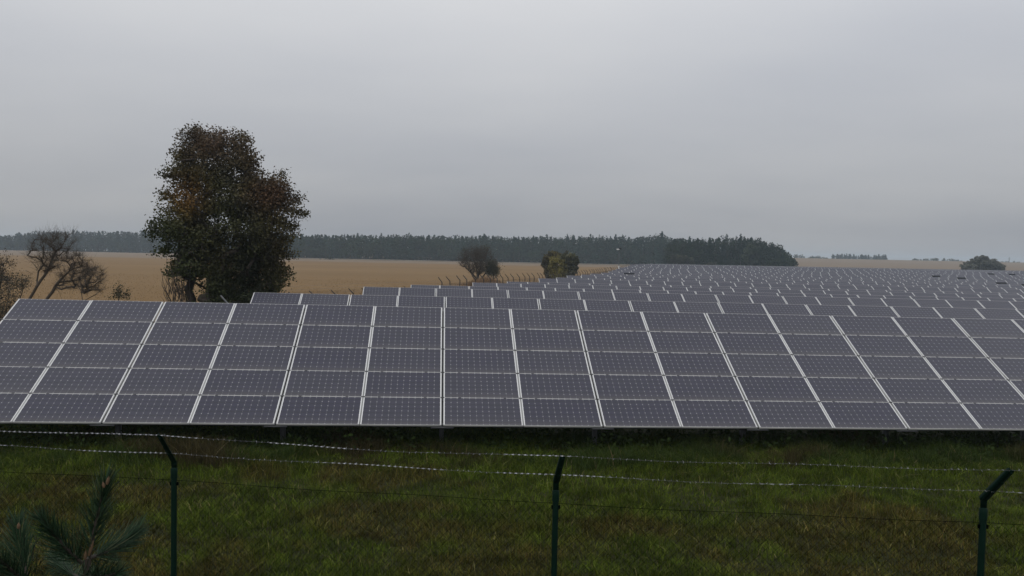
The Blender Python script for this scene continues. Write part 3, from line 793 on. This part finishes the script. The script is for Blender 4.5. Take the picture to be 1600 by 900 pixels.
bare_tree('hedge_shrub', 'dense grey green thicket in the left corner beside the panel edge',
          [[(10, 500, 0), (10, 480, 0), (14, 462, 0)], [(-5, 505, .2), (-8, 470, .2)], [(22, 500, 0), (30, 470, 0), (35, 455, 0), (40, 440, 0)]],
          [(435, 8, 44), (445, -20, 40), (460, -40, 38), (480, -50, 30), (510, -50, 24)], 160, 27.5, 35, M_barkgrey, r0=.004, tw_n=2600, tw_l=.3, rmax=.05, leaves=(5000, .045, (.045, .045, .03), .1))
bare_tree('bramble_shrub', 'small arching dry bramble sticking up behind the second panel of the front row',
          [[(183, 490, 0), (185, 470, 0), (185, 458, 0)], [(176, 485, 0), (170, 470, 0), (168, 462, 0)], [(190, 485, 0), (200, 466, 0), (204, 470, 0)]],
          [(450, 182, 188), (458, 178, 196), (466, 168, 212)], 26, 26.5, 36, M_barkgrey, r0=.003, tw_n=260, tw_l=.22, rmax=.015, leaves=(350, .05, (.035, .034, .016), .05))
# --- shrubs in the field
bare_tree('vase_shrub', 'large bare vase-shaped shrub on the field edge with low brown growth at its foot',
          [[(745, 442, 0), (744, 434, 0), (735, 425, 0), (727, 417, 0)], [(745, 442, 0), (746, 430, .4), (744, 418, .6), (741, 405, .5)], [(746, 442, 0), (748, 428, -.4), (752, 414, -.5), (758, 402, -.4)],
           [(748, 442, .3), (756, 430, 0), (764, 420, 0)], [(744, 442, 0), (738, 430, -.5), (732, 415, -.6), (728, 404, -.5)]],
          [(388, 735, 760), (393, 722, 768), (402, 714, 773), (412, 716, 775), (420, 724, 776), (428, 733, 768)], 420, 118, 41, M_barkgrey, r0=.012, tw_n=4200, tw_l=.9, up=1.0, rmax=.12, leaves=(3800, .11, (.050, .042, .025), .12))
bare_tree('field_shrub', 'small olive shrub growing against the right foot of the bare vase-shaped shrub',
          [[(771, 440, 0), (771, 432, 0), (770, 424, 0)], [(772, 436, 0), (777, 431, 0), (780, 424, 0)]],
          [(413, 764, 775), (420, 758, 780), (430, 762, 779)], 90, 116, 42, M_barkgrey, r0=.012, tw_n=900, tw_l=.6, up=.6, rmax=.07, leaves=(3500, .13, (.045, .045, .022), .18))
def bush(name, label, blobs, d, n, col_, seed, size=.22, group=None, cat='bush', spread=.55):
    """leafy bush or round tree from many small leaf faces; blobs = (px, py, rx_px, ry_px)"""
    rg = np.random.default_rng(seed); mp_ = d / F; C_, K = [], []
    tot = sum(a[2] * a[3] for a in blobs)
    for (x_, y_, rx, ry) in blobs:
        m_ = int(n * rx * ry / tot); c_ = at(x_, y_, d)
        v = rg.normal(size=(m_, 3)); v /= np.linalg.norm(v, axis=1, keepdims=True)
        ns_ = 60; sv = rg.normal(size=(ns_, 3)); sv /= np.linalg.norm(sv, axis=1, keepdims=True); sv *= rg.uniform(.45, .92, (ns_, 1)); sk = rg.uniform(.7, 1.35, ns_)
        id_ = rg.integers(0, ns_, m_); q_ = sv[id_] + v * (rg.uniform(0, 1, (m_, 1)) ** .5) * rg.uniform(.16, .34, ns_)[id_][:, None] + rg.normal(size=(m_, 3)) * .03
        p_ = c_ + q_ * np.array([rx * mp_, rx * mp_ * .8, ry * mp_]); C_.append(p_); K.append(sk[id_] * rg.uniform(.9, 1.1))
    C_ = np.concatenate(C_); K = np.concatenate(K)
    g0 = np.array([C_[:, 0].mean(), d, 0]); g0[2] = float(gz(g0[0], d))
    kp = C_[:, 2] > g0[2] - .05; C_ = C_[kp]; K = K[kp]
    root = thing(name, label, cat, tuple(g0), group)
    b = Buf(); arms = C_[rg.integers(0, len(C_), 46)]
    v3, f3 = prisms(np.repeat(g0[None] - [0, 0, .2], 46, 0) + rg.normal(size=(46, 3)) * [.3, .3, 0], arms, .05, .012, 4); b.add(v3, f3)
    world_child('trunk', b, M_bark, root)
    V, f = cards(C_, rg.uniform(.6, 1.4, len(C_)) * size, rg, .8)
    cl_ = .55 + .95 * vnoise(C_[:, 0] + C_[:, 1] * .6, C_[:, 2], size * 4, seed)
    cc = np.array(col_) * (cl_ * K)[:, None] * rg.uniform(.7, 1.3, (len(C_), 1))
    b = Buf(); b.add(V, f, np.repeat(cc, 4, axis=0)); world_child('leaves', b, M_leaf, root, kind='stuff', usecol=True)
    return root
bush('round_bush', 'light olive round bush in front of two darker bushes at the fence', [(870, 415, 16, 15), (871, 424, 14, 12), (870, 433, 13, 8)], 126, 13000, (.17, .15, .045), 51, .20)
bush('dark_bush', 'dark green bush with brownish top behind the left side of the light olive bush', [(861, 404, 14, 12), (867, 399, 11, 7), (854, 412, 8, 13), (858, 424, 10, 12)], 133, 7000, (.085, .072, .030), 52, .22)
bush('dark_bush', 'dark green bush to the right of the light olive bush', [(888, 403, 12, 11), (893, 414, 12, 13), (889, 425, 14, 12), (900, 408, 6, 8), (888, 432, 11, 8)], 134, 12000, (.072, .070, .036), 53, .22)
bush('edge_bush', 'brownish green rounded bush in front of the forest beyond the panels', [(1066, 407, 15, 9), (1054, 404, 8, 8), (1078, 409, 8, 7)], 342, 4500, (.050, .050, .025), 54, .6)
bush('edge_bush', 'small low bush at the forest foot right of the brownish rounded bush', [(1112, 413, 9, 4)], 342, 1200, (.050, .050, .026), 55, .5)
bush('hedge_bush', 'wide grey green clump of bushes standing alone on the right beyond the panels',
     [(1530, 410, 15, 10), (1545, 413, 17, 9), (1510, 416, 10, 8), (1561, 417, 10, 7), (1524, 418, 20, 9), (1548, 419, 19, 8), (1536, 404, 9, 5)], 345, 24000, (.125, .125, .095), 56, .5)

# ------------------------------------------------------------------ woods
def wood(name, label, spots, col_, seed, cards_n=170, csize=1.25, conifer=.75, rad=2.3):
    rg = np.random.default_rng(seed); b = Buf(); C_, S_, K_, DR = [], [], [], []
    TA, TB = [], []
    for (x_, y_, z_, h_) in spots:
        con = rg.random() < conifer; m_ = int(cards_n * rg.uniform(.8, 1.2)); kcol = rg.uniform(.7, 1.3)
        TA.append((x_, y_, z_ - .3)); TB.append((x_, y_, z_ + h_ * .9))
        if con:
            zz = rg.uniform(.0, 1, m_) ** .8; a = rg.uniform(0, 6.283, m_)
            whorl = .75 + .25 * np.sin(zz * 34 + rg.uniform(0, 6)); rr = rad * 1.0 * (1 - zz) ** .6 * whorl * rg.uniform(.3, 1.0, m_) + .12
            P = np.stack([x_ + rr * np.cos(a), y_ + rr * np.sin(a), z_ + zz * h_], 1)
            dr = np.stack([np.cos(a), np.sin(a), np.full(m_, -.25)], 1); s_ = csize * (.7 + .45 * (1 - zz))
            kk = (.75, 1.0, .85)
        else:
            v = rg.normal(size=(m_, 3)); v /= np.linalg.norm(v, axis=1, keepdims=True); rr = rg.uniform(.2, 1, m_) ** .4
            P = np.array([x_, y_, z_ + h_ * .54]) + v * rr[:, None] * np.array([rad * 1.25, rad * 1.25, h_ * .44]) * (.85 + .25 * vnoise(v[:, 0] * 3, v[:, 2] * 3 + x_, .7, seed))[:, None]
            dr = v * .3; s_ = np.full(m_, csize * .8); kk = (1.15, 1.1, .8)
        C_.append(P); S_.append(s_ * rg.uniform(.6, 1.3, m_)); DR.append(dr); K_.append(np.array(col_) * kk * kcol * rg.uniform(.7, 1.3, (m_, 1)))
    C_ = np.concatenate(C_); V, f = cards(C_, np.concatenate(S_), rg, .7, droop=np.concatenate(DR) * 1.2)
    b.add(V, f, np.repeat(np.concatenate(K_), 4, axis=0))
    v3, f3 = prisms(np.array(TA), np.array(TB), .16, .04, 4); b.add(v3, f3, np.array([.05, .035, .025]))
    o = link(name, b.mesh(name, M_wood)); tag(o, label, 'forest', kind='stuff'); return o
def spots_between(px0, px1, d0, d1, topfn, spacing, seed, ranks, jitter=.5, hmin=6):
    rg = np.random.default_rng(seed); out = []
    for k in range(ranks):
        d = d0 + (d1 - d0) * k / max(1, ranks - 1); x0, x1 = (px0 - 800) / F * d, (px1 - 800) / F * d
        x = x0 + rg.uniform(0, spacing)
        while x < x1:
            yy = d + rg.normal() * 1.5; z = float(gz(x, yy)); px_ = 800 + F * x / yy
            ty = topfn(px_); top = at(px_, ty, yy)[2]; h = (top - z) * rg.uniform(.90, 1.0) if rg.random() < .93 else (top - z) * 1.05
            if k < 1: h *= rg.uniform(.25, .8)
            elif k < 2: h *= rg.uniform(.7, .98)
            out.append((x, yy, z, max(hmin, h))); x += spacing * rg.uniform(.6, 1.4)
    return out
M_floor = groundmat('forest_floor', [(.018, .020, .012), (.026, .022, .014), (.02, .022, .012)], .1, 2.0)
sheet('forest_floor', lambda y: np.arange(-200, 112, 8.0), np.arange(468, 560, 7), M_floor, .12)
sheet('forest_floor', lambda y: np.arange(-560, -120, 14.0), np.arange(636, 750, 12), M_floor, .25)
mt = lambda x: np.interp(x, [400, 480, 560, 640, 720, 800, 860, 930, 1000, 1018, 1035, 1045, 1100], [364, 366, 366, 366, 367, 368, 368, 368, 369, 363, 364, 371, 372])
wood('pine_forest', 'dark hazy pine forest forming a straight wall behind the stubble field', spots_between(395, 1090, 470, 505, mt, 3.3, 61, 8), (.017, .031, .019), 61, 200, 1.25, .42, 3.0)
lt = lambda x: np.interp(x, [-200, -60, 0, 30, 60, 120, 240, 420], [374, 371, 368, 364, 361, 360, 361, 366])
wood('pine_forest', 'distant bluish forest on the left horizon, stepping down towards the left edge', spots_between(-220, 430, 640, 690, lt, 4.6, 62, 7), (.017, .028, .022), 62, 140, 1.7, .6, 3.8)
rt_ = lambda x: np.interp(x, [1030, 1060, 1100, 1140, 1170, 1185, 1200, 1215, 1226, 1234, 1240], [376, 371, 371, 368, 368, 371, 376, 382, 390, 401, 410])
wood('forest_corner', 'darker nearer corner of the forest whose edge slopes down to the right', spots_between(1040, 1236, 346, 385, rt_, 3.0, 63, 8, hmin=2.0), (.017, .026, .014), 63, 210, 1.05, .35, 2.6)
bush('woodland_tree', 'lighter green round leafy tree in the face of the dark forest corner', [(1176, 392, 13, 13), (1172, 403, 13, 11)], 343, 3600, (.040, .052, .024), 64, .7, cat='tree')
def far_spots(a, b_, d, top, base, sp, seed):
    rg = np.random.default_rng(seed); out = []; x = (a - 800) / F * d
    while x < (b_ - 800) / F * d:
        px_ = 800 + F * x / d; yy = d + rg.uniform(-6, 6); z = at(px_, base(px_), yy)[2]; t_ = at(px_, top(px_), yy)[2]
        out.append((x, yy, z - 2, (t_ - z) * rg.uniform(.75, 1.1) + 2)); x += sp * rg.uniform(.5, 1.3)
    return out
hl = lambda x: 403.5 + (x - 1240) * .0215
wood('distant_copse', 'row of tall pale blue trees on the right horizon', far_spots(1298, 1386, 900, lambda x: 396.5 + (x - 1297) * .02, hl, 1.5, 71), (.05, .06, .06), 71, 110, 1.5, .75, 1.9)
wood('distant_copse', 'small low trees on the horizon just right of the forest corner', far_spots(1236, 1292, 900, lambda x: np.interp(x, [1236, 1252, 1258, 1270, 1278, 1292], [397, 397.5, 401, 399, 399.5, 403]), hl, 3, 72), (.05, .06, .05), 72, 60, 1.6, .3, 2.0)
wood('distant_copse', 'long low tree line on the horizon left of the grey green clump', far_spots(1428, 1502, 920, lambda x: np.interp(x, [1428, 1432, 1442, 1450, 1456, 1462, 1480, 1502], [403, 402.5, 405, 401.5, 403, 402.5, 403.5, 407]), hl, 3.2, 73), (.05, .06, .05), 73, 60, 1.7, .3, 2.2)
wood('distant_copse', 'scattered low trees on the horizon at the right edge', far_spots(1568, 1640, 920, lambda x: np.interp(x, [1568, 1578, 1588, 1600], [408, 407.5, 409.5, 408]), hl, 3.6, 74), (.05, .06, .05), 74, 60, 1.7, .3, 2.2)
wood('low_hedge', 'short dark line of bushes at the far edge of the stubble field', far_spots(502, 527, 425, lambda x: 402.5, lambda x: 406, 1.6, 75), (.03, .035, .022), 75, 60, .8, .1, 1.1)
# ------------------------------------------------------------------ camera mast, light pole, far mast
def mast(name, label, px_, ptop, d, r, head, cat):
    P = at(px_, ptop, d); g0 = float(gz(P[0], P[1])); root = thing(name, label, cat, (P[0], P[1], g0))
    b = Buf(); polytube(b, [(0, 0, -.2), (0, 0, 1.5), (0, 0, P[2] - g0)], [r * 1.2, r, r * .7], 8); link('pole', b.mesh('pole', M_steel, usecol=False), root)
    if head:
        hz = P[2] - g0
        b = Buf(); box(b, -.5, -.03, -.14, .14, hz - .02, hz + .24, mat=0); polytube(b, [(-.56, 0, hz + .1), (.05, 0, hz + .1)], .08, 8); link('camera_housing', b.mesh('camera_housing', M_white, usecol=False), root)
        b = Buf(); box(b, .05, .45, -.12, .12, hz + .16, hz + .4); box(b, -.06, .06, -.05, .05, hz - .3, hz + .5); link('bracket', b.mesh('bracket', M_black, usecol=False), root)
        b = Buf(); box(b, -.15, .15, -.2, -.07, 1.6, 2.3); link('control_box', b.mesh('control_box', M_white, usecol=False), root)
    return root
mast('camera_mast', 'thin pole with white surveillance camera on top where the side fence ends', 967.5, 390.5, 178, .08, True, 'mast')
mast('thin_pole', 'thin bare pole in front of the dark forest corner', 1157.5, 402, 330, .10, False, 'pole')
P = at(1577, 402, 930); root = thing('lattice_mast', 'faint thin mast on the horizon near the right edge', 'mast', (P[0], P[1], at(1577, 411, 930)[2] - 1))
b = Buf(); hgt = P[2] - root.location[2]
for sx2, sy2 in ((-.5, -.5), (.5, -.5), (.5, .5), (-.5, .5)): v3, f3 = prisms(np.array([[sx2, sy2, 0]]), np.array([[sx2 * .2, sy2 * .2, hgt]]), .12, .08, 4); b.add(v3, f3)
for k in range(6): v3, f3 = prisms(np.array([[-.5 + .08 * k, -.4, hgt * k / 6]]), np.array([[.45 - .08 * k, -.4, hgt * (k + 1) / 6]]), .08, .08, 3); b.add(v3, f3)
link('mast_frame', b.mesh('mast_frame', M_steel, usecol=False), root)
b = Buf(); v3, f3 = prisms(np.array([[-1.6, 0, hgt * .8]]), np.array([[1.6, 0, hgt * .8]]), .1, .1, 4); b.add(v3, f3); link('crossbar', b.mesh('crossbar', M_steel, usecol=False), root)

# ------------------------------------------------------------------ grass
def blades(name, x, y, h, width, col, rg, lean=.35, segs=2, zoff=0, label=None, mat=None):
    n = len(x); z = gz(x, y) + zoff; a = rg.uniform(0, 6.283, n); la = rg.uniform(0, 6.283, n); ln = np.abs(rg.normal(0, lean, n)) * h
    wd = np.stack([np.cos(a), np.sin(a), np.zeros(n)], 1) * (width * rg.uniform(.6, 1.4, n))[:, None] * .5
    dx = np.stack([np.cos(la), np.sin(la), np.zeros(n)], 1)
    B = np.stack([x, y, z - .01], 1); up = np.array([0, 0, 1.])
    m = B + up * (h * .55)[:, None] + dx * (ln * .35)[:, None]; t_ = B + up * (h * rg.uniform(.8, 1, n))[:, None] + dx * ln[:, None]
    V = np.stack([B - wd, B + wd, m + wd * .8, m - wd * .8, t_], 1).reshape(-1, 3)
    k = np.arange(n)[:, None] * 5
    b = Buf(); c5 = np.repeat(col, 5, axis=0)
    b.add(V, np.array([0, 1, 2, 3])[None] + k, c5)
    b.f.append(np.array([3, 2, 4])[None] + k); b.m.append(np.zeros(n)); b.uv.append(np.zeros((n * 3, 2)))
    o = link(name, b.mesh(name, mat or M_grass)); tag(o, label, 'grass', kind='stuff'); return o
rg = np.random.default_rng(81)
n = 300000
yy = 7.2 + (rg.random(n) ** 1.15) * 10.8; hw = yy * .68 + 1.5; xx = rg.uniform(-1, 1, n) * hw
qrow = xx * RN[0] + yy * RN[1] - (ROW1[:2] @ RN)                 # distance before (-) or behind (+) the lower panel edge
big_ = vnoise(xx, yy, 1.5, 1) * .6 + vnoise(xx, yy, .5, 2) * .4; dry = sst(.48, .72, vnoise(xx + 40, yy * 1.6, 1.9, 3) * .65 + vnoise(xx, yy, .45, 8) * .35 + (12.6 - yy) * .05)
h_ = (.04 + .11 * big_ * (.4 + 1.2 * vnoise(xx, yy, .3, 7))) * rg.uniform(.5, 1.4, n) * (1 + .5 * sst(-2.4, -1.2, qrow))
green = np.array([.040, .068, .007]); green2 = np.array([.092, .116, .015]); straw = np.array([.105, .078, .022]); brown = np.array([.050, .032, .011])
k1 = rg.random((n, 1)); col = green * (1 - k1) + green2 * k1
kd = (dry * rg.uniform(.35, 1, n))[:, None]; br = np.where(rg.random((n, 1)) < .5, straw, brown); col = col * (1 - kd) + br * kd
st_ = rg.random((n, 1)) < .04; col = np.where(st_, np.array([.15, .135, .05]), col)
col = col * (.45 + 1.05 * vnoise(xx, yy, .22, 6))[:, None] * rg.uniform(.55, 1.5, (n, 1))
blades('grass', xx, yy, h_, .010, col, rg, .95, label='short mown lawn with green and dried brown patches between fence and panels')
# long unmown grass at the foot of the first row
n = 62000
t_ = rg.uniform(-13.5, 15.5, n); qq = rg.uniform(-1.15, 1.9, n) * (1) ; qq = np.where(rg.random(n) < .5, rg.normal(-.35, .35, n), qq)
base_xy = (ROW1[:2] @ RN + qq)[:, None] * RN + (ROW1[:2] @ RD + 11.5 + t_)[:, None] * RD
xx, yy = base_xy[:, 0], base_xy[:, 1]
tuft = vnoise(xx, yy, .7, 12) * .6 + vnoise(xx, yy, .25, 13) * .4
h_ = (.10 + .34 * sst(.3, .8, tuft)) * rg.uniform(.5, 1.2, n)
col = np.where(rg.random((n, 1)) < .7, np.array([.036, .058, .012]), np.array([.050, .070, .018])); dr = sst(.55, .75, vnoise(xx + 9, yy, 1.1, 14))[:, None]
col = col * (1 - dr * .7) + np.array([.062, .040, .022]) * dr * .7; col = np.where(rg.random((n, 1)) < .03, np.array([.15, .12, .06]), col) * rg.uniform(.6, 1.3, (n, 1))
blades('tall_grass', xx, yy, h_, .011, col, rg, .75, label='long uncut grass and weeds along the foot of the nearest panel row')
# broad-leaved weeds in the shade below the panels
n = 16000
t_ = rg.uniform(-13, 15, n); qq = rg.uniform(.1, 2.6, n)
base_xy = (ROW1[:2] @ RN + qq)[:, None] * RN + (ROW1[:2] @ RD + 11.5 + t_)[:, None] * RD; xx, yy = base_xy[:, 0], base_xy[:, 1]
zz = gz(xx, yy) + rg.random(n) ** 1.6 * .55 * (.3 + vnoise(xx, yy, .6, 19))
V, f = cards(np.stack([xx, yy, zz], 1), rg.uniform(.05, .12, n), rg, .55, up=.6)
cc = np.array([.035, .055, .016]) * rg.uniform(.5, 1.4, (n, 1)); b = Buf(); b.add(V, f, np.repeat(cc, 4, axis=0))
o = link('weeds', b.mesh('weeds', M_grass)); tag(o, 'leafy dark weeds in the shade under the nearest panel row', 'weeds', kind='stuff')
# tussocks between the first rows, mostly hidden
# dry verge along the side fence
n = 42000
yv = rg.uniform(24, 190, n) ** 1.0; xv = FSL * yv + FOFF + rg.normal(-.6, 1.5, n)
h_ = (.35 + (.75 + .8 * sst(55, 75, yv)) * vnoise(xv, yv, 2.5, 15)) * rg.uniform(.5, 1.2, n)
kb = (vnoise(xv, yv, 5.0, 16) > .45)[:, None]; col = np.where(kb, np.array([.17, .115, .06]), np.array([.085, .085, .035])) * rg.uniform(.6, 1.4, (n, 1))
blades('verge_grass', xv, yv, h_, .03, col, rg, .4, label='tall dry brown grass along the side fence of the field')
n = 2600
yv = rg.normal(115, 1.6, n); xv = at(759, 440, 115)[0] + rg.normal(0, 1.5, n); h_ = (1.35 - .3 * np.abs(xv - at(759, 440, 115)[0])).clip(.3, 2) * rg.uniform(.5, 1.3, n)
blades('dry_grass', xv, yv, h_, .05, np.array([.24, .15, .08]) * rg.uniform(.6, 1.3, (n, 1)), rg, .4, label='reddish brown dry growth round the foot of the bare vase-shaped shrub')
# stubble tufts in the nearer part of the field give it grain
n = 50000
yv = 26 + rg.random(n) ** 1.5 * 110; xv = FSL * yv + FOFF - 1.5 - rg.random(n) * (FSL * yv + FOFF + .68 * yv + 8); h_ = rg.uniform(.06, .16, n)
blades('stubble', xv, yv, h_, .03, np.array([.24, .155, .070]) * rg.uniform(.6, 1.3, (n, 1)), rg, .3, label='short cut straw stubble on the brown field')

# ------------------------------------------------------------------ young pine close to the camera
DP = 2.0
shoots = [((140, 868), (150, 812), (165, 752), 0.0), ((140, 872), (175, 862), (212, 832), .12), ((128, 880), (92, 848), (66, 812), -.08), ((42, 900), (32, 862), (28, 822), .05),
          ((60, 930), (30, 900), (-4, 872), -.15), ((130, 900), (150, 905), (182, 896), -.1), ((125, 905), (100, 890), (84, 872), .22), ((-20, 930), (-12, 880), (-22, 835), .1)]
pb = at(118, 905, DP); gzp = float(gz(pb[0], pb[1]))
pine = thing('young_pine', 'top of a young pine with blue green needles in the lower left corner', 'tree', (pb[0], pb[1], gzp))
b = Buf(); polytube(b, [(pb[0] - .03, pb[1], gzp - .1), (pb[0] + .02, pb[1], gzp + .6), (pb[0], pb[1], pb[2] - .2), tuple(at(138, 872, DP))], [.035, .028, .014, .007], 8)
for y_ in np.linspace(.45, .9, 4):     # older whorls below the frame
    for k in range(4):
        a_ = k * 1.57 + y_ * 9; c_ = np.array([pb[0], pb[1], gzp + (pb[2] - gzp) * y_]); l_ = .55 * (1.1 - y_) + .12
        e_ = c_ + np.array([math.cos(a_) * l_, math.sin(a_) * l_ * .8, .06]); polytube(b, [c_, (c_ + e_) / 2 - [0, 0, .01], e_], [.010, .008, .004], 6)
        shoots.append((None, c_ * .5 + e_ * .5, e_, 0))
world_child('trunk', b, M_bark, pine)
nb, twb = Buf(), Buf(); rg = np.random.default_rng(91)
for s_ in shoots:
    if s_[0] is None: A, Bm, Cc = s_[1], (s_[1] + s_[2]) / 2, s_[2]; dens_ = 220
    else: A, Bm, Cc = at(*s_[0], DP), at(*s_[1], DP + s_[3] * .5), at(*s_[2], DP + s_[3]); dens_ = 260
    u = rg.random(dens_) ** .8
    base = A * ((1 - u) ** 2)[:, None] + Bm * (2 * u * (1 - u))[:, None] + Cc * (u ** 2)[:, None]
    tdir = (Bm - A) * (1 - u)[:, None] + (Cc - Bm) * u[:, None]; tdir /= np.linalg.norm(tdir, axis=1, keepdims=True)
    rnd = rg.normal(size=(dens_, 3)); rnd -= (rnd * tdir).sum(1)[:, None] * tdir; rnd /= np.linalg.norm(rnd, axis=1, keepdims=True)
    op = rg.uniform(.5, 1.25, dens_)[:, None] * (1.15 - .6 * u[:, None]); nd_ = tdir + rnd * op; nd_ /= np.linalg.norm(nd_, axis=1, keepdims=True)
    ln = (rg.uniform(.055, .09, dens_) * (1.1 - .5 * u))[:, None]; mid = base + nd_ * ln * .5; tip = mid + (nd_ + np.array([0, 0, .12]) + tdir * .15) * ln * .5
    cc = np.array([.020, .044, .021]) * rg.uniform(.4, 1.9, (dens_, 1))
    cc = np.where(rg.random((dens_, 1)) < .06, np.array([.10, .12, .06]), cc)
    for a_, b2, r1, r2 in ((base, mid, .0010, .0010), (mid, tip, .0010, .0003)):
        v3, f3 = prisms(a_, b2, r1, r2, 3); nb.add(v3, f3, np.repeat(cc, 6, axis=0))
    cv_ = [A * (1 - u) ** 2 + Bm * 2 * u * (1 - u) + Cc * u * u for u in np.linspace(0, 1, 7)]
    polytube(twb, cv_, np.linspace(.005, .003, 7), 6)
world_child('needles', nb, M_needle, pine, kind='stuff', usecol=True)
world_child('branches', twb, M_bark, pine, kind='stuff')
M_bud = simple('pine_bud', (.11, .065, .032), rough=.8)
for (x_, y_, dx_, dy_, l_) in ((167, 757, 3, -12, .022), (139, 868, 5, -16, .040), (133, 874, 1, -12, .022), (29, 826, 0, -8, .015), (163, 762, -2, -7, .015)):
    a_ = at(x_, y_, DP - .02); e_ = at(x_ + dx_, y_ + dy_, DP - .02); dv = e_ - a_; e_ = a_ + dv / np.linalg.norm(dv) * l_
    b = Buf(); polytube(b, [a_, a_ * .7 + e_ * .3, a_ * .35 + e_ * .65, e_], [.0025, .0042, .0035, .0004], 8); world_child('bud', b, M_bud, pine, smooth=True)

# ------------------------------------------------------------------ haze
b = Buf(); box(b, -1800, 1800, -40, 2600, -26, 24); hz = link('haze', b.mesh('haze', [], usecol=False), kind='stuff'); hz['label'] = 'thin grey haze over the whole plain'
hm = bpy.data.materials.new('haze'); hm.use_nodes = True; ht = hm.node_tree; ht.nodes.clear()
pv = N(ht, 'ShaderNodeVolumePrincipled'); pv.inputs['Color'].default_value = (.74, .88, 1.0, 1); pv.inputs['Density'].default_value = .00036; pv.inputs['Anisotropy'].default_value = .2
ho = N(ht, 'ShaderNodeOutputMaterial'); L(ht, pv.outputs[0], ho.inputs['Volume']); hz.data.materials.append(hm)
